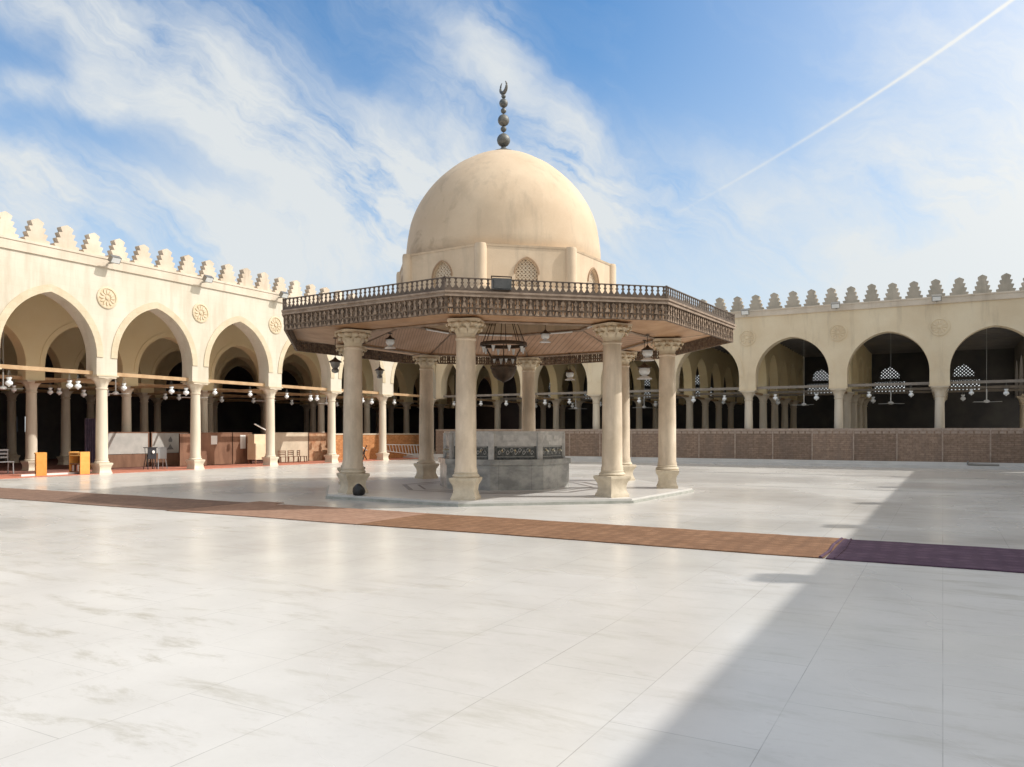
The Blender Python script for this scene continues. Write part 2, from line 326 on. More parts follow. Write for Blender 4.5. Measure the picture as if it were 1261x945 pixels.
# ------------------------------------------------------------------ mesh helpers
class MB:
    def __init__(s): s.v = []; s.f = []
    def add(s, pts, faces):
        o = len(s.v); s.v += [tuple(p) for p in pts]; s.f += [tuple(i+o for i in f) for f in faces]
    def poly(s, pts): s.add(pts, [tuple(range(len(pts)))])
    def box(s, x0, x1, y0, y1, z0, z1, mx=None):
        p = [Vector((x, y, z)) for z in (z0, z1) for y in (y0, y1) for x in (x0, x1)]
        if mx: p = [mx @ q for q in p]
        s.add(p, [(0,2,3,1),(4,5,7,6),(0,1,5,4),(2,6,7,3),(0,4,6,2),(1,3,7,5)])
    def prism(s, pts, f0, f1):
        """polygon pts (u,v) swept between maps f0, f1 -> 3-D"""
        n = len(pts); a = [f0(*p) for p in pts]; b = [f1(*p) for p in pts]
        s.add(a+b, [tuple(range(n))[::-1], tuple(range(n, 2*n))] + [(i, (i+1)%n, n+(i+1)%n, n+i) for i in range(n)])
    def lathe(s, prof, n=24, c=(0,0,0), rot=0, mod=None, close=True, sq=False):
        rings = []
        for (r, z) in prof:
            ring = []
            for i in range(n):
                a = rot + 2*math.pi*i/n
                k = mod(a, z) if mod else 1
                if sq: k /= max(abs(math.cos(a-rot-math.pi/4)), abs(math.sin(a-rot-math.pi/4)))
                ring.append((c[0]+r*k*math.cos(a), c[1]+r*k*math.sin(a), c[2]+z))
            rings.append(ring)
        pts = [p for r in rings for p in r]; F = []
        for j in range(len(prof)-1):
            for i in range(n):
                F.append((j*n+i, j*n+(i+1)%n, (j+1)*n+(i+1)%n, (j+1)*n+i))
        if close: F += [tuple(range(n))[::-1], tuple((len(prof)-1)*n+i for i in range(n))]
        s.add(pts, F)
    def tube(s, path, r, n=6):
        path = [Vector(p) for p in path]; rings = []
        for i, p in enumerate(path):
            d = (path[min(i+1, len(path)-1)] - path[max(i-1, 0)]).normalized()
            q = d.to_track_quat('Z', 'Y'); rr = r[i] if isinstance(r, (list, tuple)) else r
            rings.append([p + q @ Vector((rr*math.cos(2*math.pi*k/n), rr*math.sin(2*math.pi*k/n), 0)) for k in range(n)])
        pts = [p for g in rings for p in g]; F = [(j*n+i, j*n+(i+1)%n, (j+1)*n+(i+1)%n, (j+1)*n+i) for j in range(len(path)-1) for i in range(n)]
        F += [tuple(range(n))[::-1], tuple((len(path)-1)*n+i for i in range(n))]
        s.add(pts, F)
    def mesh(s, name, m, smooth=None, merge=True):
        me = bpy.data.meshes.new(name); me.from_pydata([tuple(v) for v in s.v], [], s.f)
        bm = bmesh.new(); bm.from_mesh(me)
        if merge: bmesh.ops.remove_doubles(bm, verts=bm.verts, dist=.0004)
        bmesh.ops.recalc_face_normals(bm, faces=bm.faces); bm.to_mesh(me); bm.free()
        if smooth:
            for p in me.polygons: p.use_smooth = True
            me.set_sharp_from_angle(angle=R(smooth))
        me.materials.append(m); return me
    def build(s, name, m, parent=None, smooth=None, loc=None, rz=0, merge=True):
        return link(name, s.mesh(name, m, smooth, merge), parent, loc, rz)
def link(name, me, parent=None, loc=None, rz=0):
    o = bpy.data.objects.new(name, me); COL.objects.link(o)
    if loc: o.location = loc
    o.rotation_euler.z = rz
    if parent: o.parent = parent
    return o
def thing(name, label, cat, loc=(0,0,0), rz=0, group=None):
    o = bpy.data.objects.new(name, None); COL.objects.link(o); o.location = loc; o.rotation_euler.z = rz
    o.empty_display_size = .2
    o['label'] = label; o['category'] = cat
    if group: o['group'] = group
    return o
def tag(o, label, cat, group=None):
    o['label'] = label; o['category'] = cat
    if group: o['group'] = group
    return o
def struct(o): o['kind'] = 'structure'; return o
def dup(src, loc, rz, label):
    r = src.copy(); COL.objects.link(r); r.location = loc; r.rotation_euler.z = rz; r['label'] = label
    for ch in src.children:
        c = ch.copy(); COL.objects.link(c); c.parent = r
        for g in ch.children:
            d = g.copy(); COL.objects.link(d); d.parent = c
    return r

# ------------------------------------------------------------------ setting
def sheet(name, x0, x1, y0, y1, z, m):
    b = MB(); b.poly([(x0,y0,z),(x1,y0,z),(x1,y1,z),(x0,y1,z)]); return struct(b.build(name, m))
sheet('ground', -1500, 1500, -1500, 1500, -.03, ground_m)
sheet('courtyard_floor', -31.4, 9.5, -14, 41.0, 0, floor_m)
b = MB(); b.box(-70, -31.4, -14, 62, -.02, .012); struct(b.build('hall_floor', carpet_hall))
b = MB(); b.box(-31.4, 9.5, 41.0, 62, -.02, .27); struct(b.build('raised_hall_floor', plat_m))
b = MB(); b.box(-31.4, 9.5, 40.62, 41.0, -.02, .13); struct(b.build('floor_step', plat_m))
b = MB(); b.poly([(-20,31.9,.004),(7.6,31.9,.004),(7.6,31.98,.004),(-20,31.98,.004)]); b.poly([(-5.5,24.1,.004),(7.6,24.1,.004),(7.6,24.14,.004),(-5.5,24.14,.004)])
struct(b.build('drain_groove', mat('groove_dark', (.16,.155,.15), None, 1, .8)))

# carpets across the court (each runner a thing)
def runner(x0, x1, y0, y1, m, label, thick=.012, cat='carpet', group='carpet runners across the court', skew=0, name='carpet_runner'):
    b = MB(); n = max(2, int((x1-x0)/.25)); top = []; rnd = random.Random(int(x0*100)+5)
    wob = [.02*math.sin(i*.35+x0)+rnd.uniform(-.010, .010) for i in range(n+1)]; zz = [thick + rnd.uniform(0, .006) for _ in range(n+1)]
    for i in range(n+1):
        x = x0+(x1-x0)*i/n
        b.v += [(x-(skew if i in (0,n) else 0), y0+wob[i], .001), (x, y0+wob[i], zz[i]), (x+skew*.5, y1+wob[n-i], zz[i]), (x+skew*.5, y1+wob[n-i], .001)]
    for i in range(n):
        for k in range(4):
            a = i*4+k; c = i*4+(k+1)%4; b.f.append((a, c, c+4, a+4))
    b.f += [(0,1,2,3), (n*4+3, n*4+2, n*4+1, n*4)]
    o = b.build(name, m, merge=False); return tag(o, label, cat, group)
runner(-30.9, -22.3, 10.64, 12.68, carpet_d, 'brown carpet runner at the far left end of the strip across the court')
runner(-22.28, -13.9, 10.66, 12.72, carpet_d, 'brown carpet runner lying in the shadow of the pavilion canopy')
runner(-13.92, -8.95, 10.62, 12.74, carpet_b, 'faded pink carpet runner in front of the pavilion, left of its orange neighbour', skew=.1)
runner(-8.93, -4.85, 10.64, 12.70, carpet_a, 'orange brown carpet runner in the sun, between the pink one and the last sunny one', skew=.12)
runner(-4.83, -1.32, 10.62, 12.70, carpet_a, 'orange brown carpet runner ending at the edge of the shade beside the purple carpet', skew=.1)
runner(-1.30, 7.4, 10.60, 12.66, carpet_c, 'dark purple carpet runner lying in the shade at the right')
b = MB(); b.tube([(-1.37,10.62,.012),(-1.33,11.2,.018),(-1.36,11.9,.014),(-1.33,12.67,.012)], .022, 8)
b.tube([(-1.2,10.62,.012),(-1.17,11.5,.018),(-1.2,12.66,.014)], .014, 8)
tag(b.build('carpet_fold', carpet_c, smooth=60), 'rolled edge of purple carpet where it meets the orange one', 'carpet fold')
runner(-13.95, -13.15, 12.3, 13.1, carpet_b, 'small pinkish rug corner turned over by the pavilion step', .012, 'carpet', 'carpet runners across the court')
b = MB(); b.box(-31.3, -28.75, -2, 40.6, .001, .022); tag(b.build('arcade_carpet', carpet_red), 'long red carpet laid along the foot of the left arcade columns', 'carpet')

# ------------------------------------------------------------------ arch walls
def arch_curve(uc, half, zs, za, n=12):
    rise = za-zs; c = max(.02, (rise*rise-half*half)/(2*half)); rho = half+c
    pts = []
    amax = math.asin(min(1, rise/rho))
    for i in range(n+1):
        a = amax*i/n; pts.append((uc - (rho*math.cos(a)-c), zs + rho*math.sin(a)))
    return pts + [(2*uc-u, z) for u, z in pts[::-1][1:]]
def arch_wall(b, bays, z0, ztop, T, M, n=12):
    """bays: (u0,u1,half,zs,za[,sill]); M(u,v,z) maps to the world; wall from v=-T/2..T/2"""
    for bay in bays:
        u0, u1, half, zs, za = bay[:5]; sill = bay[5] if len(bay) > 5 else z0; uc = bay[6] if len(bay) > 6 else (u0+u1)/2
        cur = [(uc-half, sill)] + arch_curve(uc, half, zs, za, n) + [(uc+half, sill)]
        for v in (-T/2, T/2):
            b.poly([M(u0,v,z0), M(uc-half,v,z0), M(uc-half,v,ztop), M(u0,v,ztop)])
            b.poly([M(uc+half,v,z0), M(u1,v,z0), M(u1,v,ztop), M(uc+half,v,ztop)])
            for i in range(1, len(cur)-2):
                (a, za_), (c, zc_) = cur[i], cur[i+1]
                b.poly([M(a,v,za_), M(c,v,zc_), M(c,v,ztop), M(a,v,ztop)])
            if sill > z0: b.poly([M(uc-half,v,z0), M(uc+half,v,z0), M(uc+half,v,sill), M(uc-half,v,sill)])
        for i in range(len(cur)-1):
            (a, za_), (c, zc_) = cur[i], cur[i+1]
            b.poly([M(a,-T/2,za_), M(c,-T/2,zc_), M(c,T/2,zc_), M(a,T/2,za_)])
        if sill > z0: b.poly([M(uc-half,-T/2,sill), M(uc+half,-T/2,sill), M(uc+half,T/2,sill), M(uc-half,T/2,sill)])
        else:
            b.poly([M(u0,-T/2,z0), M(uc-half,-T/2,z0), M(uc-half,T/2,z0), M(u0,T/2,z0)])
            b.poly([M(uc+half,-T/2,z0), M(u1,-T/2,z0), M(u1,T/2,z0), M(uc+half,T/2,z0)])
        b.poly([M(u0,-T/2,ztop), M(u1,-T/2,ztop), M(u1,T/2,ztop), M(u0,T/2,ztop)])
    ua, ub = bays[0][0], bays[-1][1]
    for u in (ua, ub): b.poly([M(u,-T/2,z0), M(u,T/2,z0), M(u,T/2,ztop), M(u,-T/2,ztop)])
def arch_ring(b, bays, T, M, wd=.28, proud=.035, side=1, n=12):
    for bay in bays:
        u0, u1, half, zs, za = bay[:5]; uc = (u0+u1)/2; rise = za-zs
        c = max(.02, (rise*rise-half*half)/(2*half)); rho = half+c
        inn = arch_curve(uc, half+.004, zs, za+.004, n); r2 = rho+wd
        z2 = math.sqrt(r2*r2-c*c); out = arch_curve(uc, half+wd, zs, zs+z2, n)
        v0, v1 = side*(T/2-.01), side*(T/2+proud)
        for i in range(len(inn)-1):
            a, a2, o, o2 = inn[i], inn[i+1], out[i], out[i+1]
            b.poly([M(a[0],v1,a[1]), M(a2[0],v1,a2[1]), M(o2[0],v1,o2[1]), M(o[0],v1,o[1])])
            b.poly([M(o[0],v1,o[1]), M(o2[0],v1,o2[1]), M(o2[0],v0,o2[1]), M(o[0],v0,o[1])])
            b.poly([M(a[0],v1,a[1]), M(a2[0],v1,a2[1]), M(a2[0],v0,a2[1]), M(a[0],v0,a[1])])
        for s in (0, -1):
            a, o = inn[s], out[s]
            b.poly([M(a[0],v1,a[1]), M(o[0],v1,o[1]), M(o[0],v0,o[1]), M(a[0],v0,a[1])])

# shared column meshes (arcades)
ZC = 3.82                      # top of arcade capitals
def column_meshes(zf):
    b = MB(); b.lathe([(.235,.50+zf),(.24,.56+zf),(.222,.62+zf),(.218,1.6),(.205,2.7),(.195,3.30),(.225,3.33),(.225,3.37),(.195,3.39)], 20)
    shaft = b.mesh('shaft', col_marble, 40)
    b = MB()
    b.lathe([(.20,3.39),(.205,3.47),(.25,3.60),(.33,3.70),(.36,3.72),(.36,3.74),(.33,3.75)], 24, mod=lambda a, z: 1+(.06*math.cos(8*a) if 3.45 < z < 3.73 else 0))
    b.lathe([(.36,3.74),(.385,3.76),(.385,3.818),(.30,3.819)], 4, rot=math.pi/4, mod=lambda a, z: 1.38)
    cap = b.mesh('capital', col_marble, 35)
    b = MB()
    b.lathe([(.27,zf+.0),(.27,zf+.05),(.245,zf+.09),(.235,zf+.22),(.27,zf+.33),(.29,zf+.36),(.29,zf+.42),(.25,zf+.43)], 4, rot=math.pi/4, mod=lambda a, z: 1.41)
    b.lathe([(.26,zf+.43),(.285,zf+.455),(.26,zf+.48),(.245,zf+.505)], 20)
    base = b.mesh('base', col_marble, 35)
    return shaft, cap, base
CM0 = column_meshes(0.0); CM1 = column_meshes(.27)
def add_column(parent, x, y, cm=None):
    cm = cm or CM0
    s = link('column', cm[0], parent, (x, y, 0)); link('capital', cm[1], s); link('base', cm[2], s); return s

MP = [(.34,0),(.41,.14),(.41,.175),(.27,.20),(.335,.36),(.335,.395),(.205,.42),(.27,.575),(.27,.61),(.15,.63),(.205,.78),(.205,.82),(.10,.88),(0,.93)]
def merlon_mesh(m, k=1.0, wk=1.0):
    pts = [(u*wk, z*k) for u, z in MP] + [(-u*wk, z*k) for u, z in MP[::-1][1:]]
    b = MB(); b.prism(pts, lambda u, z: (u, -.14, z), lambda u, z: (u, .14, z)); return b.mesh('merlon', m)
mer_l, mer_b = merlon_mesh(merlon_m, 1.0, 1.12), merlon_mesh(merlon_bm, .95, .95)

def rosette_mesh():
    b = MB()
    b.lathe([(.43,0),(.43,.035),(.40,.05),(.36,.05),(.345,.02),(0.001,.02)], 32, close=False)
    for k in range(12):
        a = 2*math.pi*k/12; c = Matrix.Rotation(a, 4, 'Z')
        ring = []
        for j in range(8):
            t = 2*math.pi*j/8; ring.append((.225+.10*math.cos(t), .042*math.sin(t)))
        top = [c @ Vector((p[0], p[1], .055)) for p in ring]; bot = [c @ Vector((p[0]*1.02, p[1]*1.25, .02)) for p in ring]
        b.add(bot+top, [tuple(range(8,16))] + [(i,(i+1)%8,8+(i+1)%8,8+i) for i in range(8)])
    b.lathe([(.09,.02),(.08,.06),(.001,.075)], 14, close=False)
    return b.mesh('rosette', rose_m, 40)
ros = rosette_mesh()

# ---- left arcade building -------------------------------------------------
LX, T = -29.0, .66
LY = [-2.9+4.4*k for k in range(10)] + [42.0]       # column axes; 1.5, 5.9 ... 36.7, 42
LEFT = thing('arcaded_hall', 'cream sunlit arcade wing with scalloped battlements along the left side of the court', 'arcade building', (LX, 20, 0))
L0 = (-LX, -20, 0)
class Sub:                                            # keeps world coordinates for children of an empty that stands elsewhere
    pass
def MBw(parent):
    return MB()
def put(b, name, m, parent, smooth=None):
    o = b.build(name, m, None, smooth); o.parent = parent; o.matrix_parent_inverse = Matrix.Translation(-Vector(parent.location)); return o
def putm(name, me, parent, loc, rz=0, rx=0, ry=0):
    o = bpy.data.objects.new(name, me); COL.objects.link(o); o.rotation_mode = 'XYZ'; o.rotation_euler = (rx, ry, rz)
    o.location = Vector(loc)-Vector(parent.location); o.parent = parent; return o
def colw(parent, x, y, cm=None):
    cm = cm or CM0
    s = putm('column', cm[0], parent, (x, y, 0)); link('capital', cm[1], s); link('base', cm[2], s); return s

ML = lambda u, v, z: (LX+v, u, z)
bays = [(LY[i], LY[i+1], (LY[i+1]-LY[i])/2-.43, 4.55, 6.79) for i in range(len(LY)-1)]
bays[-1] = (LY[-2], 42.4, (42.4-LY[-2])/2-.60, 4.55, 6.79)
b = MB(); arch_wall(b, bays, ZC, 8.06, T, ML); put(b, 'front_wall', plaster_l, LEFT)
b = MB(); arch_ring(b, bays, T, ML, .27, .03, 1); put(b, 'arch_moulding', ring_m, LEFT)
b = MB(); b.box(LX-.40, LX+.39, LY[0], 42.4, 8.06, 8.46); b.box(LX-.36, LX+.42, LY[0], 42.35, 8.40, 8.49); put(b, 'cornice', cornice_m, LEFT)
for i, y in enumerate(LY[:-1]): colw(LEFT, LX, y)
colw(LEFT, LX+.02, 41.62)
for y in LY[:-1]:
    b = MB(); b.box(LX-.40, LX+.40, y-.46, y+.46, ZC-.002, ZC+.05); put(b, 'impost_slab', ring_m, LEFT)
yy = 15.40-1.085*17
while yy < 42.0:
    o = putm('merlon', mer_l, LEFT, (LX+.08, yy+random.uniform(-.02,.02), 8.47), R(90)+random.uniform(-.03,.03), random.uniform(-.012,.012), random.uniform(-.015,.015)); o.scale = (random.uniform(.96,1.03),1,random.uniform(.96,1.02)); yy += 1.085
for y in (1.5, 5.9, 10.3, 14.7, 19.1, 23.5, 27.9, 32.3, 36.7):
    putm('rosette', ros, LEFT, (LX+T/2+.001, y, 6.9), R(0), 0, R(90))
# inner rows
for j, x in enumerate((-33.8, -38.6, -43.4)):
    ys = [-2.9+4.4*k for k in range(15)]
    Mx = lambda u, v, z, x=x: (x+v, u, z)
    bb = [(ys[i], ys[i+1], 1.80, 4.5, 6.35) for i in range(len(ys)-1)]
    b = MB(); arch_wall(b, bb, ZC, 7.6, .6, Mx); put(b, 'inner_arch_wall', inner_m, LEFT)
    b = MB(); arch_ring(b, bb, .6, Mx, .22, .02, 1); put(b, 'arch_moulding', inner_m, LEFT)
    for y in ys[1:-1]: colw(LEFT, x, y)
    b = MB(); b.box(x-.07, x+.07, ys[0], ys[-1], 3.84, 3.99); put(b, 'tie_beam', beam_m, LEFT)
b = MB(); b.box(LX-.05, LX+.09, -2.9, 41.6, 3.875, 4.02); put(b, 'tie_beam', beam_m, LEFT)
for y in LY[1:-1]:
    b = MB(); b.box(-43.2, LX-.1, y-.05, y+.05, 3.70, 3.80); put(b, 'tie_beam', beam_m, LEFT)
b = MB(); b.box(-48.3, LX-.2, -3.3, 62, 7.6, 7.85); [b.box(-47.9, LX-.4, -3+.9*q, -2.86+.9*q, 7.44, 7.598) for q in range(71)]; put(b, 'roof', inner_dk, LEFT)
# rear wall with two slits of daylight
b = MB()
ycuts = [(-3.3,25.95),(26.35,26.75),(27.05,62)]
for y0, y1 in ycuts: b.box(-48.4, -48.0, y0, y1, 0, 7.6)
for y0, y1 in ((25.95,26.35),(26.75,27.05)): b.box(-48.4,-48.0,y0,y1,0,1.68); b.box(-48.4,-48.0,y0,y1,2.6,7.6)
b.box(-48.4, LX-.35, -3.5, -3.2, 0, 7.6); b.box(-48.4,-31.5,61.8,62.1,0,7.6)
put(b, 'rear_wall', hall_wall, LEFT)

# ---- back arcade building --------------------------------------------------
BY = 42.0
BACK = thing('arcaded_hall', 'tan shaded arcade wing across the back of the court, behind the low brick fence', 'arcade building', (-10, BY, 0))
BX = [-.13-4.4*k for k in range(7)][::-1]            # -26.53 ... -.13
BX = [-26.4,-22.0,-17.6,-13.2,-8.95,-4.55,-.13,4.27,8.67]
MBk = lambda u, v, z: (u, BY-v, z)
b_b = [(-28.6, -26.4, .72, 4.55, 6.2)] + [(BX[i], BX[i+1], (BX[i+1]-BX[i])/2-.42, 4.55, 6.50) for i in range(len(BX)-1)]
b = MB(); arch_wall(b, b_b, ZC, 7.66, T, MBk); put(b, 'front_wall', plaster_b, BACK)
b = MB(); arch_ring(b, b_b, T, MBk, .26, .025, 1); put(b, 'arch_moulding', plaster_b, BACK)
b = MB(); b.box(-28.65, 8.9, BY-.39, BY+.40, 7.66, 7.96); b.box(-28.62, 8.9, BY-.42, BY+.36, 7.93, 8.0); put(b, 'cornice', cornice_m, BACK)
for x in BX: colw(BACK, x, BY, CM1)
for x in BX:
    b = MB(); b.box(x-.45, x+.45, BY-.40, BY+.40, ZC-.002, ZC+.05); put(b, 'impost_slab', plaster_b, BACK)
xx = -4.88-.922*25
while xx < 8.8:
    o = putm('merlon', mer_b, BACK, (xx+random.uniform(-.02,.02), BY-.08, 7.98), random.uniform(-.03,.03), random.uniform(-.012,.012), random.uniform(-.015,.015)); o.scale = (random.uniform(.96,1.04),1,random.uniform(.95,1.03)); xx += .922
rosb = ros.copy(); rosb.materials[0] = plaster_b
for x in (-26.4,-22.0,-17.6,-13.2,-8.95,-4.55,-.13,4.27,8.67):
    putm('rosette', rosb, BACK, (x, BY-T/2-.001, 6.58), 0, R(90))
RY = [42.33, 45.8, 49.3, 52.7, 56.1, 59.3]
for x in BX:
    Mx = lambda u, v, z, x=x: (x+v, u, z)
    bb = [(RY[i], RY[i+1], (RY[i+1]-RY[i])/2-.34, 4.5, 6.2) for i in range(5)]
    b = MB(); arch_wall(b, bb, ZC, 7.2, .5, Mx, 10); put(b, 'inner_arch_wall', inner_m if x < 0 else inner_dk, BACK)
    for y in RY[1:5]: colw(BACK, x, y, CM1)
    b = MB(); b.box(x-.06, x+.06, 42.35, 59.4, 3.72, 3.83); put(b, 'tie_beam', beam_m, BACK)
wood_shade = mat('tie_beam_wood_shaded', (.22,.19,.16), (.30,.26,.22), 3, .7, .1)  # tie beam wood again, greyed and darkened to its tone in shade
for y, z in ((BY+.02, 3.90), (45.8, 3.84), (49.3, 3.84)):
    b = MB(); b.box(-28.5, 8.9, y-.06, y+.06, z, z+.13); put(b, 'tie_beam', wood_shade, BACK)
b = MB(); b.box(-48.3, 9.3, 42.2, 60.0, 7.2, 7.45); [b.box(-48.2, 9.2, 42.9+.85*q, 43.04+.85*q, 7.04, 7.198) for q in range(20)]; put(b, 'roof', inner_dk, BACK)
wins = [-3.2+4.4*k for k in range(-6, 3)]
wb = []
edges = [-31.4] + [(wins[i]+wins[i+1])/2 for i in range(len(wins)-1)] + [9.3]
for i, x in enumerate(wins): wb.append((edges[i], edges[i+1], .93, 5.25, 6.18+.0, 4.35, x))
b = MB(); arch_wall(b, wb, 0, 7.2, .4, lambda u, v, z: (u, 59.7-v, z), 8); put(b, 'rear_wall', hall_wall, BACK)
def lattice(b, u0, u1, z0, z1, pitch, bw, M, t=.05):
    """diagonal pierced screen"""
    W, H = u1-u0, z1-z0; n = int((W+H)/pitch)+1
    for k in range(-n, n+1):
        for s in (1, -1):
            o = k*pitch
            # line z = z0 + s*(u-u0) + o  clipped to the rectangle
            pts = []
            for t_ in (0, W):
                z = s*t_+o
                if 0 <= z <= H: pts.append((t_, z))
            for z in (0, H):
                t_ = (z-o)*s
                if 0 < t_ < W: pts.append((t_, z))
            if len(pts) < 2: continue
            p, q = min(pts), max(pts)
            if math.dist(p, q) < .02: continue
            dx, dz = (q[0]-p[0]), (q[1]-p[1]); L = math.hypot(dx, dz); nx, nz = -dz/L*bw/2, dx/L*bw/2
            poly = [(u0+p[0]+nx, z0+p[1]+nz), (u0+q[0]+nx, z0+q[1]+nz), (u0+q[0]-nx, z0+q[1]-nz), (u0+p[0]-nx, z0+p[1]-nz)]
            d = .004 if s > 0 else 0
            b.prism(poly, lambda u, z: M(u, -t/2+d, z), lambda u, z: M(u, t/2-d, z))
for x in wins:
    b = MB(); Mw = lambda u, v, z: (u, 59.58-v, z)
    lattice(b, x-.9, x+.9, 4.37, 5.12, .22, .085, Mw)
    lattice(b, x-.62, x+.62, 5.36, 6.15, .22, .085, Mw)
    b.box(x-.93, x+.93, 59.53, 59.63, 5.12, 5.36)
    for s_ in (-1, 1): b.prism([(x+s_*.93,5.36),(x+s_*.60,5.36),(x+s_*.59,5.62),(x+s_*.50,5.84),(x+s_*.32,6.02),(x+s_*.02,6.12),(x+s_*.02,6.2),(x+s_*.93,6.2)], lambda u,z: (u,59.53,z), lambda u,z: (u,59.63,z))
    put(b, 'window_lattice', hall_wall, BACK)

# ---- right arcade building (casts the shade on the right of the court) ----
RX = 7.34
RIGHT = thing('arcaded_hall', 'arcade wing on the right side of the court whose shade falls over the floor', 'arcade building', (RX, 20, 0))
MR = lambda u, v, z: (RX-v, u, z)
yr = [-11.7+4.4*k for k in range(13)]; yr = [y for y in yr if y < 38]
b_r = [(yr[i], yr[i+1], 1.77, 4.55, 6.79) for i in range(len(yr)-1)] + [(yr[-1], 41.6, (41.6-yr[-1])/2-.43, 4.55, 6.79)]
b = MB(); arch_wall(b, b_r, ZC, 8.5, T, MR); put(b, 'front_wall', plaster_b, RIGHT)
for y in yr: colw(RIGHT, RX, y)
b = MB(); b.box(RX+.33, RX+14, -11.7, 41.6, 7.6, 7.85); put(b, 'roof', inner_dk, RIGHT)
b = MB(); b.box(RX+13.7, RX+14, -11.7, 41.6, 0, 7.6); b.box(RX+.34,RX+13.69,-12,-11.7,0,7.6); put(b, 'rear_wall', hall_wall, RIGHT)
RIGHT.rotation_euler.z = R(-.5)

# ------------------------------------------------------------------ pavilion
PC = Vector((-10.9, 19.25, 0)); PR = R(-3.77)
PAV = thing('domed_pavilion', 'octagonal domed ablution pavilion with wide carved canopy standing in the middle of the court', 'pavilion', PC, PR)
ANG = [R(22.5+45*k) for k in range(8)]
def oc(r, k, z): a = ANG[k % 8]; return (r*math.cos(a), r*math.sin(a), z)
# platform
def octa_block(b, r, z0, z1):
    p = [oc(r, k, z0) for k in range(8)]; q = [oc(r, k, z1) for k in range(8)]
    b.add(p+q, [tuple(range(8))[::-1], tuple(range(8,16))] + [(i,(i+1)%8,8+(i+1)%8,8+i) for i in range(8)])
b = MB(); octa_block(b, 5.27, -.01, .06); o = b.build('platform_lower_step', plat_edge, None, loc=PC, rz=PR); struct(o)
b = MB(); octa_block(b, 5.22, .055, .105); o = b.build('platform', plat_m, None, loc=PC, rz=PR); struct(o)
b = MB()
for r0, r1 in ((3.0, 2.86), (2.55, 2.47)):
    for k in range(8): b.poly([oc(r0,k,.109), oc(r0,k+1,.109), oc(r1,k+1,.109), oc(r1,k,.109)])
o = b.build('platform_inlay_band', mat('brown_grey_inlay', (.22,.18,.16), (.30,.26,.23), 3, .4), None, loc=PC, rz=PR); struct(o)

# columns
zp = .105
b = MB(); b.lathe([(.255,zp+.60),(.262,zp+.66),(.242,zp+.74),(.238,1.6),(.226,2.8),(.213,3.68),(.235,3.70),(.235,3.735),(.213,3.75)], 28); sh = b.mesh('column', col_pav, 40)
b = MB()
b.lathe([(.213,3.75),(.215,3.80),(.245,3.92),(.30,4.02),(.345,4.07),(.345,4.09)], 48, mod=lambda a, z: 1+(.045*abs(math.cos(4*a))-.02 if z > 3.82 else 0))
for row, (zt, rr, nl, hh, ww) in enumerate(((3.975,.255,8,.13,.088), (4.085,.325,12,.15,.082))):
    for k in range(nl):
        a = 2*math.pi*(k+.5*row)/nl; c = Matrix.Rotation(a, 4, 'Z')
        # a thick leaf that climbs the bell, rolls over and hangs at its rounded tip
        rows = [(rr-.035, zt-hh), (rr+.0, zt-.08), (rr+.035, zt-.02), (rr+.075, zt-.003), (rr+.115, zt-.02), (rr+.125, zt-.055), (rr+.105, zt-.085)]
        ws = [.75, .95, 1.0, 1.0, .92, .72, .30]
        L = []; F = []
        for (r_, z_), w_ in zip(rows, ws):
            L += [c @ Vector((r_-.02, -ww*w_, z_-.02)), c @ Vector((r_+.004, -ww*w_*.5, z_-.003)), c @ Vector((r_+.012, 0, z_)), c @ Vector((r_+.004, ww*w_*.5, z_-.003)), c @ Vector((r_-.02, ww*w_, z_-.02))]
        for j in range(len(rows)-1):
            for i in range(4): F.append((j*5+i, j*5+i+1, (j+1)*5+i+1, (j+1)*5+i))
        b.add(L, F)
ab = []
for k in range(4):
    a = math.pi/4+k*math.pi/2
    for da, r_ in ((-.10,.46),(.10,.46),(math.pi/8*1.2,.385),(math.pi/4,.355),(math.pi/2-math.pi/8*1.2,.385)): ab.append((r_*math.cos(a+da), r_*math.sin(a+da)))
b.prism(ab, lambda u, v: (u, v, 4.085), lambda u, v: (u*1.03, v*1.03, 4.15))
capm = b.mesh('capital', cap_pav, 50)
b = MB()
b.lathe([(.285,zp),(.29,zp+.05),(.262,zp+.10),(.235,zp+.20),(.25,zp+.32),(.305,zp+.42),(.315,zp+.44),(.315,zp+.49),(.28,zp+.50)], 4, rot=math.pi/4, mod=lambda a, z: 1.40)
b.lathe([(.29,zp+.495),(.315,zp+.53),(.29,zp+.565),(.262,zp+.58),(.272,zp+.605),(.256,zp+.625)], 28)
basm = b.mesh('base', base_pav, 35)
for k in range(8):
    x, y, _ = oc(4.55, k, 0); s = link('column', sh, PAV, (x, y, 0), ANG[k]); link('capital', capm, s); link('base', basm, s)

# canopy
RC = 6.30
def ring_face(b, r0, z0, r1, z1):
    for k in range(8): b.poly([oc(r0,k,z0), oc(r0,k+1,z0), oc(r1,k+1,z1), oc(r1,k,z1)])
b = MB()
ring_face(b, RC-.06, 4.36, 4.85, 4.19); ring_face(b, 4.85, 4.19, 4.25, 4.19)
ring_face(b, 4.25, 4.19, 4.25, 4.30); ring_face(b, 4.25, 4.30, 4.85, 4.30); ring_face(b, 4.85, 4.30, RC-.06, 4.42); ring_face(b, RC-.06, 4.42, RC-.06, 4.36)
b.build('outer_soffit', soffit_m, PAV, merge=True)
b = MB(); ring_face(b, 4.22, 4.22, 2.85, 4.76); ring_face(b, 2.85, 4.76, 2.85, 4.82); ring_face(b, 2.85, 4.82, 4.22, 4.28); ring_face(b, 4.22, 4.28, 4.22, 4.22)
b.build('plank_ceiling', plank_m, PAV)
b = MB()
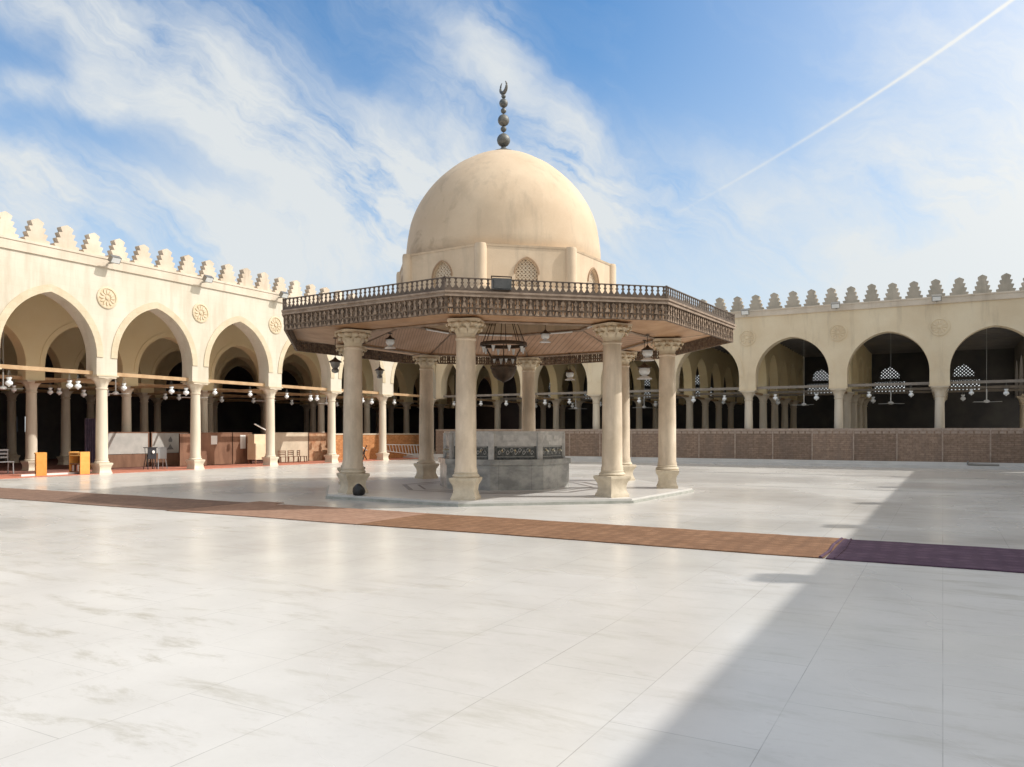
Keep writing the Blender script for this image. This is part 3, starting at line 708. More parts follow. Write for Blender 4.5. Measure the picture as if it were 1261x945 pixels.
for k in range(8):
    b.tube([oc(4.30,k,4.17), oc(4.30,k+1,4.17)], .035, 4); b.tube([oc(2.88,k,4.735), oc(2.88,k+1,4.735)], .045, 4)
    b.tube([oc(4.25,k,4.19), oc(2.9,k,4.73)], .022, 4); b.tube([oc(4.6,k,4.18), oc(6.2,k,4.34)], .018, 4)
b.build('ceiling_batten', wood_mold, PAV)
for k in range(8):
    p, q = Vector(oc(2.80,k,4.70)), Vector(oc(2.80,k+1,4.70)); b = MB(); b.tube([p.lerp(q,.12), p.lerp(q,.62)], .026, 8); b.build('lamp_tube', tube_m, PAV)
b = MB(); ring_face(b, RC-.03, 4.52, 3.3, 4.80); ring_face(b, 3.3, 4.80, 3.0, 4.84); b.build('canopy_roof', plat_m, PAV)
# one side of fascia + railing, repeated 8 times
side_len = 2*RC*math.sin(R(22.5)); ap = RC*math.cos(R(22.5)); hl = side_len/2
def mit(r_out):   # half length of a side whose outer face is at apothem r_out
    return r_out*math.tan(R(22.5))
def side_box(b, a0, a1, z0, z1):
    pts = [(mit(a0), a0), (mit(a1), a1), (-mit(a1), a1), (-mit(a0), a0)]
    b.prism(pts, lambda u, v: (v, u, z0), lambda u, v: (v, u, z1))
fb = MB()
side_box(fb, ap-.05, ap, 4.37, 4.40)
side_box(fb, ap-.045, ap-.003, 4.255, 4.275); side_box(fb, ap-.045, ap-.003, 4.155, 4.19); side_box(fb, ap-.05, ap, 4.045, 4.085)
nS = 58; st = 2*mit(ap-.045)/nS
for i in range(nS+1):
    u = -mit(ap-.045)+i*st; fb.box(ap-.04, ap-.01, u-.027, u+.027, 4.08, 4.375)
fascia = fb.mesh('fascia', wood_dk, merge=False)
fr = MB(); n2 = 34; st2 = 2*(hl-.03)/n2
for i in range(n2):
    u = -(hl-.03)+(i+.5)*st2; w_ = st2*.34
    # carved spindle motif, alternating
    if i % 2: pts = [(u-w_*.5,4.19),(u+w_*.5,4.19),(u+w_*.2,4.26),(u+w_,4.32),(u,4.395),(u-w_,4.32),(u-w_*.2,4.26)]
    else: pts = [(u-w_,4.18),(u+w_,4.18),(u+w_*.25,4.30),(u+w_*.6,4.35),(u+w_*.2,4.39),(u-w_*.2,4.39),(u-w_*.6,4.35),(u-w_*.25,4.30)]
    fr.prism(pts, lambda a, z: (ap-.002, a, z), lambda a, z: (ap+.018, a, z))
    pt2 = [(u-w_*.9,4.05),(u+w_*.9,4.05),(u+w_*.5,4.10),(u+w_*.15,4.15),(u-w_*.15,4.15),(u-w_*.5,4.10)]
    fr.prism(pt2, lambda a, z: (ap-.002, a, z), lambda a, z: (ap+.012, a, z))
carv = fr.mesh('carving', mat('carved_relief_wood', (.17,.115,.08), (.38,.28,.20), 11, .7, .2), merge=False)
mo = MB(); side_box(mo, ap-.06, ap+.05, 4.40, 4.43); side_box(mo, ap-.06, ap+.035, 4.43, 4.475); side_box(mo, ap-.06, ap+.06, 4.475, 4.515)
mould = mo.mesh('moulding', wood_mold, merge=False)
rl = MB(); side_box(rl, ap-.005, ap+.03, 4.515, 4.575); side_box(rl, ap-.01, ap+.035, 4.765, 4.785)
nb = 36; sb = 2*(hl-.005)/nb
BP = [(.058,4.574),(.040,4.60),(.020,4.635),(.014,4.655),(.034,4.675),(.034,4.69),(.014,4.71),(.018,4.74),(.032,4.766)]
for i in range(nb):
    u = -(hl-.005)+(i+.5)*sb
    pts = [(u+a, z) for a, z in BP]+[(u-a, z) for a, z in BP[::-1]]
    rl.prism(pts, lambda a, z: (ap+.002, a, z), lambda a, z: (ap+.022, a, z))
rl.box(ap-.01, ap+.035, hl-.03, hl+.005, 4.515, 4.80)
rail = rl.mesh('railing', wood_rail, merge=False)
for k in range(8):
    rz = k*math.pi/4
    f = link('fascia', fascia, PAV, None, rz); link('carving', carv, f); link('moulding', mould, PAV, None, rz); link('railing', rail, PAV, None, rz)

# drum
DR = 3.06; da = DR*math.cos(R(22.5)); dh = DR*math.sin(R(22.5))
dr = MB()
arch_wall(dr, [(-dh, dh, .29, 5.55, 5.94, 5.0)], 4.78, 6.22, .24, lambda u, v, z: (da-.12+v, u*(1+ v*.40/dh*0), z), 10)
drum_side = dr.mesh('drum_wall', dome_m, merge=False)
ls = MB(); lattice(ls, -.29, .29, 5.0, 5.94, .095, .028, lambda u, v, z: (da-.10+v, u, z), .03)
for i in range(6): u = -.25+.1*i; ls.box(da-.112, da-.088, u-.008, u+.008, 5.0, 5.92)
screen = ls.mesh('window_lattice', mat('lattice_plaster', (.60,.50,.38), None, 1, .8), merge=False)
fr_ = MB()
arch_ring(fr_, [(-.40,.40,.29,5.55,5.94)], .0, lambda u, v, z: (da+v, u, z), .035, .03, 1, 10)
wframe = fr_.mesh('window_frame', mat('window_frame_brown', (.36,.24,.15), None, 1, .8), merge=False)
bt = MB(); bt.lathe([(.155,4.78),(.155,6.20),(.14,6.26),(.05,6.28)], 12); butt = bt.mesh('buttress', dome_m, 40)
for k in range(8):
    rz = k*math.pi/4; f = link('drum_wall', drum_side, PAV, None, rz); wl = link('window_lattice', screen, f); link('window_frame', wframe, f)
    x, y, _ = oc(DR-.05, k, 0); link('buttress', butt, f, (x*math.cos(-rz)-y*math.sin(-rz), x*math.sin(-rz)+y*math.cos(-rz), 0))
# stepped plinth of the drum, visible above the railing at either end
b = MB(); ring_face(b, 3.28, 4.8, 3.28, 5.18); ring_face(b, 3.28, 5.18, 2.98, 5.24); b.build('drum_plinth', dome_m, PAV)
b = MB(); ring_face(b, DR+.01, 6.2, DR+.03, 6.25); ring_face(b, DR+.03, 6.25, 2.66, 6.34); b.build('drum_ledge', dome_m, PAV)
prof = [(2.70,6.28),(2.735,6.5),(2.72,6.75),(2.68,7.05),(2.61,7.4),(2.48,7.75),(2.31,8.06),(2.08,8.38),(1.80,8.68),(1.43,8.99),(1.15,9.16),(.88,9.31),(.60,9.42),(.38,9.49),(.2,9.535),(.001,9.55)]
def smooth_prof(p, n=3):
    out = []
    for i in range(len(p)-1):
        p0, p1, p2, p3 = p[max(i-1,0)], p[i], p[i+1], p[min(i+2,len(p)-1)]
        for j in range(n):
            t = j/n
            out.append(tuple(.5*((2*p1[a])+(-p0[a]+p2[a])*t+(2*p0[a]-5*p1[a]+4*p2[a]-p3[a])*t*t+(-p0[a]+3*p1[a]-3*p2[a]+p3[a])*t**3) for a in (0,1)))
    return out+[p[-1]]
b = MB(); sp = smooth_prof(prof); b.lathe(sp, 96, close=False)
b.lathe([(max(r-.15,.001), z-.12) for r, z in sp], 48, close=False)
b.build('dome', dome_m, PAV, 50)
# finial
def ball(c, r, n=7): return [(max(.012, r*math.sin(math.pi*i/n)), c-r*math.cos(math.pi*i/n)) for i in range(n+1)]
b = MB()
fp = [(.42,9.47),(.30,9.56),(.15,9.61),(.07,9.68),(.05,9.76)]
for c, r in ((9.90,.19),(10.215,.085),(10.465,.165),(10.735,.08),(10.95,.125),(11.145,.065)): fp += ball(c, r, 8)
fp += [(.015,11.22),(.012,11.25)]
b.lathe(fp, 20)
fin = b.build('finial', finial_m, PAV, 60)
b = MB(); cres = []
for i in range(21):
    a = R(-90-150+300*i/20); wd = .048*math.sin(math.pi*i/20)+.006
    cres.append(((.16*math.cos(a), 0, 11.41+.165*math.sin(a)), wd))
b.tube([Matrix.Rotation(R(156),3,'Z') @ Vector(p) for p, _ in cres], [w_ for _, w_ in cres], 8)
b.build('crescent', finial_m, fin, 60)

# black box lamp and bag etc. on / at the pavilion
def px_world(px, Zd, z):     # used for a few measured positions only
    t = (px-CX)/FPX; return Vector((Zd*(-math.sin(YAW)+t*math.cos(YAW)), Zd*(math.cos(YAW)+t*math.sin(YAW)), z))
o = thing('floodlight', 'dark square floodlight fixed to the front railing of the pavilion canopy', 'floodlight', (-8.01, 14.05, 4.56), R(41.2))
b = MB(); b.box(-.20,.20,-.10,.06,.0,.23); b.box(-.17,.17,-.115,-.10,.02,.21); b.build('housing', mat('floodlight_grey', (.06,.065,.065), (.1,.1,.1), 5, .5, .1), o)
b = MB(); b.tube([(-.22,-.02,.28),(.22,-.02,.28)], .014); b.tube([(-.21,-.02,.22),(-.21,-.02,.285)], .012); b.tube([(.21,-.02,.22),(.21,-.02,.285)], .012); b.build('bracket', iron_m, o)

# ------------------------------------------------------------------ fountain
FT = thing('ablution_fountain', 'octagonal grey marble ablution fountain with carved dark band under the pavilion', 'fountain', PC + Vector((0,0,.105)), PR)
b = MB(); octa_block(b, 1.86, 0, .66); b.build('basin_wall', basin_m, FT)
b = MB(); octa_block(b, 1.91, .66, .80); b.build('basin_rim', basin_m, FT)
b = MB(); octa_block(b, 1.72, .80, .845); octa_block(b, 1.70, .845, 1.15); b.build('dark_band', basin_dk, FT)
b = MB(); octa_block(b, 1.715, 1.15, 1.50); octa_block(b, 1.74, 1.50, 1.545); b.build('upper_wall', basin_top, FT)
b = MB()
for k in range(8):
    a = ANG[k]; c = Matrix.Rotation(a, 4, 'Z'); b.box(1.60, 1.745, -.075, .075, .80, 1.50, c)
b.build('corner_pilaster', basin_top, FT)
a17 = 1.70*math.cos(R(22.5))
pm = MB(); rnd = random.Random(3)
for i in range(9):            # scrolling arabesque of the dark band
    u = -.44+.11*i; s = 1 if i % 2 else -1
    pts = [(a17+.006, u+.045*math.cos(t)*(1-.07*j), 1.0+s*.03+.07*math.sin(t)*(1-.07*j)) for j, t in enumerate([R(40*k_) for k_ in range(10)])]
    pm.tube(pts, .008, 4)
pm.box(a17, a17+.008, -.5, .5, .865, .875); pm.box(a17, a17+.008, -.5, .5, 1.125, 1.138)
arab = pm.mesh('carved_scroll', inlay_lt, merge=False)
pn = MB(); a172 = 1.715*math.cos(R(22.5))
for (u0,u1,z0,z1) in ((-.34,-.06,1.30,1.44),(.08,.34,1.33,1.43),(-.22,.22,1.18,1.27)): pn.box(a172-.002, a172+.012, u0, u1, z0, z1)
inl = pn.mesh('inlay_plaque', inlay_lt, merge=False)
tp = MB()
for u in (-.38, -.03, .36):
    tp.tube([(a17, u, 1.03),(a17+.09, u, 1.03),(a17+.11, u, .99)], .013, 6); tp.lathe([(.025,0),(.03,.02),(.012,.03)], 8, (a17+.05,u,1.035))
tap = tp.mesh('tap', brass_m, merge=False)
for k in range(8):
    rz = k*math.pi/4; link('carved_scroll', arab, FT, None, rz); link('inlay_plaque', inl, FT, None, rz); link('tap', tap, FT, None, rz)

# ------------------------------------------------------------------ chandelier
CH = thing('chandelier', 'dark iron ring chandelier hanging from the dome inside the pavilion', 'chandelier', (-10.9, 19.25, 5.3))
b = MB(); b.tube([(0,0,2.9),(0,0,-.35)], .015, 6); b.build('hanging_rod', iron_m, CH)
b = MB(); b.lathe([(.26,-.36),(.30,-.33),(.30,-.29),(.26,-.28)], 24); b.build('top_ring', iron_m, CH)
for k in range(8):
    a = R(22+45*k); b = MB(); b.tube([(.28*math.cos(a),.28*math.sin(a),-.3),(.60*math.cos(a),.60*math.sin(a),-1.14)], .012, 5)
    b.tube([(.25*math.cos(a),.25*math.sin(a),-.36),(.25*math.cos(a),.25*math.sin(a),-.50)], [.03,.008], 6); b.build('rod', iron_m, CH)
def torus_band(b, r, z0, z1, t, n=32): b.lathe([(r-t,z0),(r,z0),(r+.01,(z0+z1)/2),(r,z1),(r-t,z1),(r-t,z0)], n, close=False)
b = MB(); torus_band(b, .66, -1.24, -1.14, .04); b.build('upper_hoop', iron_m, CH)
b = MB(); torus_band(b, .37, -1.62, -1.54, .03); torus_band(b, .37, -1.88,-1.80,.03)
for k in range(6):
    a = R(60*k); b.tube([(.62*math.cos(a),.62*math.sin(a),-1.2),(.40*math.cos(a),.40*math.sin(a),-1.56),(.36*math.cos(a),.36*math.sin(a),-1.86)], .014, 5)
b.build('lower_hoop', iron_m, CH)
b = MB(); b.lathe([(.35,-1.84),(.34,-1.98),(.26,-2.12),(.15,-2.20),(.05,-2.24),(.02,-2.27)], 24, mod=lambda a, z: 1+.04*math.cos(8*a)); b.build('bowl', iron_m, CH, 50)
cup = MB(); cup.lathe([(.02,-.10),(.035,-.02),(.04,0),(.055,.06),(.05,.062)], 10); cupm = cup.mesh('glass_cup', glass_w, 50)
for k in range(8):
    a = R(45*k); link('glass_cup', cupm, CH, (.58*math.cos(a), .58*math.sin(a), -1.33))
for k in range(4):
    a = R(45+90*k); link('glass_cup', cupm, CH, (.27*math.cos(a), .27*math.sin(a), -1.62))

# ------------------------------------------------------------------ lanterns and fans
ORD = ['first','second','third','fourth','fifth','sixth','seventh','eighth']
def make_lantern(label, loc, group):
    t = thing('glass_lantern', label, 'lantern', loc, 0, group)
    b = MB()
    for k in range(3):
        a = R(120*k+20); b.tube([(0,0,0),(.015*math.cos(a),.015*math.sin(a),-.05),(.10*math.cos(a),.10*math.sin(a),-.34)], .006, 4)
    b.build('chain', cap_grey, t)
    b = MB(); b.lathe([(.105,-.33),(.11,-.345),(.085,-.40),(.06,-.44),(.055,-.455)], 14, close=False)
    b.lathe([(.055,-.455),(.12,-.50),(.145,-.56),(.125,-.62),(.07,-.66),(.03,-.68),(.035,-.70),(.001,-.72)], 14, close=False); b.build('glass_body', glass_w, t, 60)
    b = MB(); b.lathe([(.112,-.322),(.116,-.335),(.108,-.342)], 14); b.lathe([(.060,-.45),(.064,-.457),(.058,-.464)], 12); b.build('metal_band', cap_grey, t)
    return t
lan0 = None
def lantern(label, loc, group, rz=0, sc=1.0):
    global lan0
    if lan0 is None: lan0 = make_lantern(label, loc, group); lan0.rotation_euler.z = rz; o = lan0
    else: o = dup(lan0, loc, rz, label); o['group'] = group
    o.scale = (sc, sc, sc); return o
def bay_of(y): 
    i = int((y-14.7)//4.4); return max(0, min(5, i)), (y-14.7)/4.4-i
rnd = random.Random(11)
front_l = [15.6,17.79,18.13,20.03,22.27,23.01,24.53,26.62,28.99,30.67,31.15,34.85,35.64,37.78]
from collections import Counter
cnt = Counter()
def nth_label(prefix, bay):
    cnt[(prefix, bay)] += 1; return ORD[cnt[(prefix, bay)]-1]
for y in front_l:
    i, _ = bay_of(y)
    lab = f'white glass lantern, {nth_label("f",i)} from the left on the front beam, {ORD[i]} left arcade arch'
    lantern(lab, (LX+.02+rnd.uniform(-.02,.02), y, 3.875), 'glass lanterns hanging in the left arcade', rnd.uniform(0,2), rnd.uniform(.76,.90))
for y in (18.39,19.9,20.29,21.4,22.53,25.6,26.4,29.07,31.26,34.2,37.4,38.15,39.9):
    i, _ = bay_of(y)
    lab = f'dim glass lantern, {nth_label("r",i)} from the left on the inner beam, {ORD[i]} left arcade arch'
    lantern(lab, (-33.8, y, 3.84), 'glass lanterns hanging in the left arcade', rnd.uniform(0,2), rnd.uniform(.76,.92))
backx = [-27.44,-25.43,-23.6,-20.93,-19.32,-15.9,-15.0,-11.9,-10.22,-7.6,-5.6,-3.17,-1.33,1.16,2.53,3.6]
for x in backx:
    i = sum(1 for q in BX if q < x)
    lab = f'glass lantern, {nth_label("b",i)} from the left on the front beam, {ORD[min(i,7)]} back arcade arch'
    lantern(lab, (x, BY+.02, 3.90), 'glass lanterns hanging in the back arcade', rnd.uniform(0,2), rnd.uniform(.76,.92))
for x in (-23.48,-22.5,-20.84,-18.9,-15.3,-11.2,-8.14,-3.26,.9):
    i = sum(1 for q in BX if q < x)
    lab = f'dim glass lantern, {nth_label("c",i)} from the left on the inner beam, {ORD[min(i,7)]} back arcade arch'
    lantern(lab, (x, 45.8, 3.84), 'glass lanterns hanging in the back arcade', rnd.uniform(0,2), rnd.uniform(.76,.92))

fan0 = None
def fan(label, loc, group, rz):
    global fan0
    if fan0 is None:
        t = thing('ceiling_fan', label, 'ceiling fan', loc, rz, group)
        b = MB(); b.tube([(0,0,4.2),(0,0,.12)], .006, 6); b.tube([(0,0,.62),(0,0,.12)], .024, 8); b.build('down_rod', fan_m, t)
        b = MB(); b.lathe([(.03,.12),(.11,.08),(.13,.03),(.11,-.02),(.04,-.04)], 14); b.build('motor', fan_m, t, 50)
        for k in range(3):
            c = Matrix.Rotation(R(120*k), 4, 'Z') @ Matrix.Rotation(R(9), 4, 'X'); b = MB(); b.box(.12, .68, -.06, .06, .0, .008, c); b.build('blade', fan_m, t)
        fan0 = t; return t
    o = dup(fan0, loc, rz, label); o['group'] = group; return o
for y in (16.69,19.02+2.3,23.42+2.1,27.82+2.2,32.13+2.4):
    i, _ = bay_of(y)
    fan(f'white ceiling fan on a thin rod inside the {ORD[i]} arch of the left arcade', (-31.4, y, 3.30), 'ceiling fans of the arcades', rnd.uniform(0,2))
for x in (-6.49,-2.31,1.85,-15.4,-19.8):
    i = sum(1 for q in BX if q < x)
    fan(f'white ceiling fan on a thin rod inside the {ORD[min(i,7)]} arch of the back arcade', (x, 44, 3.1), 'ceiling fans of the arcades', rnd.uniform(0,2))

def cage_lantern(label, loc, zt, sc=1.0, kind=0):
    """lantern with a dark metal roof under the canopy; loc.z = lantern middle, zt = ceiling"""
    t = thing('canopy_lantern', label, 'lantern', loc, 0, 'lanterns under the pavilion canopy')
    L = zt-loc[2]
    b = MB(); b.tube([(0,0,L),(0,0,.16*sc)], .009, 5); b.lathe([(.05,L-.03),(.06,L)], 10); b.build('rod', iron_m, t)
    b = MB(); b.lathe([(.012,.20*sc),(.05*sc,.15*sc),(.15*sc,.09*sc),(.155*sc,.075*sc),(.12*sc,.07*sc)], 12); b.build('lamp_roof', iron_m, t, 40)
    b = MB()
    if kind: b.lathe([(.11*sc,.07*sc),(.13*sc,.0),(.10*sc,-.06*sc),(.05*sc,-.085*sc),(.16*sc,-.15*sc),(.165*sc,-.17*sc),(.02,-.17*sc)], 14)
    else: b.lathe([(.12*sc,.07*sc),(.10*sc,-.01),(.06*sc,-.07*sc),(.09*sc,-.11*sc),(.075*sc,-.16*sc),(.02,-.18*sc)], 12)
    b.build('glass_body', glass_w if kind else cap_grey, t, 50)
    return t
cage_lantern('small glass lantern hanging under the canopy right of the chandelier', (-8.46,17.0,3.95), 4.3, .85, 1)
cage_lantern('flat glass lantern hanging between the two left front columns of the pavilion', (-12.4,16.0,3.93), 4.17, .9, 1)
cage_lantern('dark metal lantern hanging left of the front left pavilion column', (-14.3,16.07,3.42), 4.17, 1.15, 0)
cage_lantern('dark metal lantern hanging right of the front left pavilion column, further back', (-16.4,20.6,3.6), 4.17, 1.1, 0)
cage_lantern('pale cup lantern hanging at the back of the canopy over the fountain', (-10.65,23.2,3.5), 4.2, 1.0, 1)
cage_lantern('upper of two lanterns left of the right pavilion column', (-6.75,19.55,3.68), 4.17, 1.1, 1)
cage_lantern('lower of two lanterns left of the right pavilion column', (-7.2,20.6,3.30), 4.17, 1.25, 1)

# cornice floodlights
def wall_lamp(label, loc, rz):
    t = thing('wall_floodlight', label, 'floodlight', loc, rz, 'floodlights on the cornices')
    b = MB(); b.box(-.04,.04,-.30,.0,.02,.07); b.box(-.03,.03,-.30,-.25,.05,.22); b.build('bracket', cap_grey, t)
    b = MB(); c = Matrix.Translation((0,-.38,.16)) @ Matrix.Rotation(R(35),4,'X'); b.box(-.20,.20,-.10,.10,-.13,.13,c); b.build('housing', cap_grey, t)
    b = MB(); b.box(-.17,.17,-.108,-.101,-.10,.10,c); b.build('lens', glass_w, t)
for i, y in enumerate((19.1,23.5,28.0,32.3)):
    wall_lamp(f'grey floodlight bracketed to the left arcade cornice, {ORD[i]} from the left', (LX+.43, y, 8.20), R(90))
for i, x in enumerate((-13.2,-8.95,-4.6,-.25)):
    wall_lamp(f'pale floodlight bracketed to the back arcade cornice, {ORD[i]} from the left', (x, BY-.43, 7.72), 0)
# posts with floodlights on the right wing (they cast the short dashes on the floor)
for i, y in enumerate((13.8,19.3,24.3,30.4,36.6)):
    t = thing('roof_floodlight', f'floodlight on a post on the parapet of the right wing, {ORD[i]} from the near end', 'floodlight', (RX-.1+(y-20)*.0087, y, 8.5), 0, 'roof floodlights of the right wing')
    b = MB(); b.tube([(0,0,0),(0,0,.45)], .05, 8); b.build('post', iron_m, t)
    b = MB(); b.box(-.14,.14,-.25,.25,.34,.66); b.build('housing', cap_grey, t)

# ------------------------------------------------------------------ brick fence at the back
FE = thing('brick_fence', 'long low shaded brick fence with coping in front of the back arcade', 'fence', (-10, 41.2, .27))
x = -21.6+.0; i = 0
pb = MB(); pb.box(-.93,.93,-.05,.05,-.0,1.44); panel = pb.mesh('panel', brick_shaded, merge=False)
cb = MB(); cb.box(-.94,.94,-.075,.075,1.44,1.56); cop = cb.mesh('coping', brick_cap, merge=False)
cb = MB()
for q in range(6): cb.box(-.9+q*.31, -.9+q*.31+.24, -.062,-.05, 1.31,1.42)
hdr = cb.mesh('header_course', brick_cap, merge=False)
po = MB(); po.box(-.03,.03,-.075,.06,0,1.5); po.tube([(0,-.11,0),(0,-.11,.22)], .028, 6); post = po.mesh('post', brick_cap, merge=False)
x = -11.35-1.89*5
while x < 7.4:
    p = putm('panel', panel, FE, (x+.945, 41.2, .27)); link('coping', cop, p); link('header_course', hdr, p)
    putm('post', post, FE, (x, 41.2, .27)); x += 1.89
FO = thing('brick_fence', 'low sunlit orange brick wall behind the right columns of the left arcade', 'low wall', (-30.5, 38, .0))
pb = MB(); pb.box(-.06,.06,34.2-38,42.6-38,.0,1.50); pb.build('panel', brick_or, FO)
pb = MB(); pb.box(-.085,.085,34.2-38,42.6-38,1.50,1.58); pb.build('coping', pale_panel, FO)
pb = MB(); pb.box(-.12,.14,34.9-38,35.3-38,0,1.6); pb.build('pillar', brown_m, FO)
FM = thing('brick_fence', 'short shaded brick wall closing the far corner between both arcades', 'low wall', (-25, 41.4, .0))
pb = MB(); pb.box(-3.4,4.2,-.05,.05,.2,1.75); pb.build('panel', brick_shaded, FM)
pb = MB(); pb.box(-3.4,4.2,-.07,.07,1.75,1.84); pb.build('coping', brick_cap, FM)

# ------------------------------------------------------------------ things along the left arcade
def board(label, x, y0, y1, z0, z1, m, name='partition_board', cat='partition', legs=True, lean=0, group=None):
    t = thing(name, label, cat, (x, (y0+y1)/2, .022), 0, group); h = (y1-y0)/2
    b = MB(); b.box(-.03,.03,-h,h,z0,z1); b.build('board', m, t)
    b = MB(); b.box(-.04,.04,-h,h,z1,z1+.05); 
    for yy in (-h, h-.06): b.box(-.04,.04,yy,yy+.06,0,z1)
    b.build('frame', brown_m if m is not pale_panel else pale_panel, t)
    return t
G = 'partition boards along the left arcade'
t = board('pale grey partition board between the second and third columns, left one of a pair', -33.0, 21.2, 24.1, .62, 1.58, grey_board, group=G)
b = MB(); b.box(-.02,.02,-1.3,1.3,.0,.60); b.build('lower_panel', brown_m, t)
t = board('pale grey partition board with a dark painted motif, right one of a pair', -33.0, 24.2, 26.3, .62, 1.58, grey_board, group=G)
b = MB(); b.box(-.02,.02,-1.0,1.0,.0,.60); b.build('lower_panel', brown_m, t)
b = MB(); b.prism([(-.08,1.15),(.1,1.15),(.12,1.25),(.02,1.42),(-.1,1.25)], lambda u,z:(.031,u,z), lambda u,z:(.036,u,z)); b.prism([(-.2,.78),(.2,.78),(.1,.9),(0,1.05),(-.1,.9)], lambda u,z:(.031,u,z), lambda u,z:(.036,u,z)); b.build('painted_motif', mat('motif_dark', (.16,.16,.16), None), t)
t = board('dark brown wooden partition carrying two paper notices, left half', -31.6, 25.9, 27.8, .02, 1.56, brown_m, group=G)
b = MB(); b.box(.031,.036,-.35,.02,1.02,1.45); b.build('paper_notice', paper_m, t)
t = board('dark brown wooden partition carrying one tall paper notice, right half', -31.6, 27.85, 29.1, .02, 1.56, brown_m, group=G)
b = MB(); b.box(.031,.036,-.15,.2,.78,1.48); b.build('paper_notice', paper_m, t)
t = board('pale stone-coloured panel wall behind the brown chairs in the fourth arch', -31.6, 30.7, 33.2, .0, 1.56, pale_panel, group=G)
t = board('reddish brown panel with worn painted face beside the pale panel', -31.6, 33.25, 34.9, .0, 1.56, mat('rust_panel', (.38,.17,.08), (.55,.36,.22), 4, .7, .12, detail=8), group=G)
for nm, y0, y1 in (('dark wood panel just behind the third column of the left arcade', 24.4, 25.8),):
    t = board(nm, -31.6, y0+.3, y1, .02, 1.5, brown_m, group=G)
    b = MB(); b.box(.031,.036,.15,.55,1.05,1.35); b.build('paper_notice', paper_m, t)

t = thing('cabinet', 'cream wooden cabinet with stepped top beside the fourth column', 'cabinet', (-30.95, 29.05, .022))
b = MB(); b.box(-.3,.3,-.55,.55,.22,1.05); b.build('body', cream_m, t)
b = MB(); b.box(-.28,.2,-.55,.30,1.05,1.52); b.build('upper_box', cream_m, t)
b = MB(); b.box(.301,.306,-.5,-.01,.27,1.0); b.box(.301,.306,.01,.5,.27,1.0); b.build('door', cream_m, t)
b = MB(); [b.box(x,x+.05,y,y+.05,0,.22) for x in (-.28,.23) for y in (-.53,.48)]; b.build('leg', brown_m, t)
t = thing('tube_lamp', 'white tube lamp leaning out above the cream cabinet', 'lamp', (-30.9, 29.2, 1.0))
b = MB(); b.tube([(0,-.55,1.07),(0,.65,.58)], .035, 8); b.build('tube', tube_m, t); b = MB(); b.tube([(0,.62,.6),(0,.66,-.6)], .02, 6); b.build('stand', iron_m, t)

def bookstand(label, loc, rz, w, d):
    t = thing('book_stand', label, 'book stand', loc, rz, 'orange book stands'); h = w/2; e = d/2
    for x in (-h, h-.04):
        b = MB(); b.box(x,x+.04,-e,e,0,.86); b.build('side_panel', orange_m, t)
    b = MB(); b.box(-h+.04,h-.04,-e,e,.70,.74); b.box(-h-.02,h-.045,-e-.02,e,.80,.84); b.build('top', yellow_m, t)
    b = MB(); b.box(-h+.04,h-.04,-e,e,.08,.11); b.box(-h+.04,h-.04,-e,e,.38,.41); b.box(-h+.04,h-.04,e-.03,e,.11,.70); b.build('shelf', brown_m, t)
    x = -h+.06; k = 0
    while x < h-.14:
        b = MB(); b.box(x,x+.065,-e+.05,e-.06,.11,.11+.20+.03*(k%3)); b.build('book', [carpet_red, paper_m, brown_m, bag_m][k%4], t); x += .08; k += 1
    return t
bookstand('orange wooden book stand, mostly its side panel showing, nearest the left edge', (-29.35, 16.93, .022), R(-22), .34, .34)
bookstand('orange and yellow wooden book stand with open shelves left of the second column', (-29.25, 18.35, .022), R(0), .72, .38)

def seat_frame(name, label, cat, loc, rz, w, m, back=True):
    t = thing(name, label, cat, loc, rz)
    for x in (-w/2, w/2-.04):
        for y in (-.2,.18):
            b = MB(); b.tube([(x+.02,y,0),(x+.02,y*.85,.45)], .026, 6); b.build('leg', m, t)
    b = MB(); b.box(-w/2,w/2,-.22,.22,.45,.48); b.build('seat', m, t)
    if back:
        b = MB(); [b.box(-w/2,w/2,.19,.22,z,z+.07) for z in (.60,.74,.88)]; b.box(-w/2,-w/2+.03,.20,.23,.48,.95); b.box(w/2-.03,w/2,.20,.23,.48,.95); b.build('backrest', m, t)
    return t
seat_frame('bench', 'grey metal bench in the shade at the left edge under the arcade', 'bench', (-31.9, 16.3, .022), R(90), 1.9, chair_gry)
def stool_stand(label, loc, rz, m, top):
    t = thing('folding_stand', label, 'stand', loc, rz)
    for x in (-.2,.2):
        for s in (-1,1):
            b = MB(); b.tube([(x, s*.20, 0),(x*.8, s*.10, .5),(x*.85, s*.14, .95)], .018, 6); b.build('leg', m, t)
    b = MB(); b.box(-.22,.22,-.19,.19,.93,.96); b.build('top', m, t)
    b = MB(); b.box(-.19,.19,-.17,-.15,.45,.93); b.build('front_panel', top, t)
    return t
stool_stand('dark folding stand with a white emblem sheet between the second and third columns', (-30.3,22.2,.022), R(80), chair_blk, chair_blk)
stool_stand('pale grey folding stand right beside the dark one', (-30.35,22.75,.022), R(80), chair_gry, chair_gry)
b = MB(); b.lathe([(.001,0),(.07,.01),(.001,.02)], 12); o = b.build('paper_emblem', paper_m, None, 40, (-30.09,22.2,.78)); o.rotation_euler = (0, R(90), 0); tag(o, 'small white round sheet on the front of the dark folding stand', 'sheet')
for i, (y, lab) in enumerate(((30.35,'brown wooden chair on the left in the fourth arch of the left arcade'),(31.1,'brown wooden chair in the middle in front of the pale panel'),(31.75,'low brown chair on the right in front of the pale panel'))):
    o = seat_frame('wooden_chair', lab, 'chair', (-30.6, y, .022), R(90+25*(i-1)), .42, brown_m); o['group'] = 'brown chairs in the fourth arch'
    o.scale = (1,1,.68)
b = MB(); 
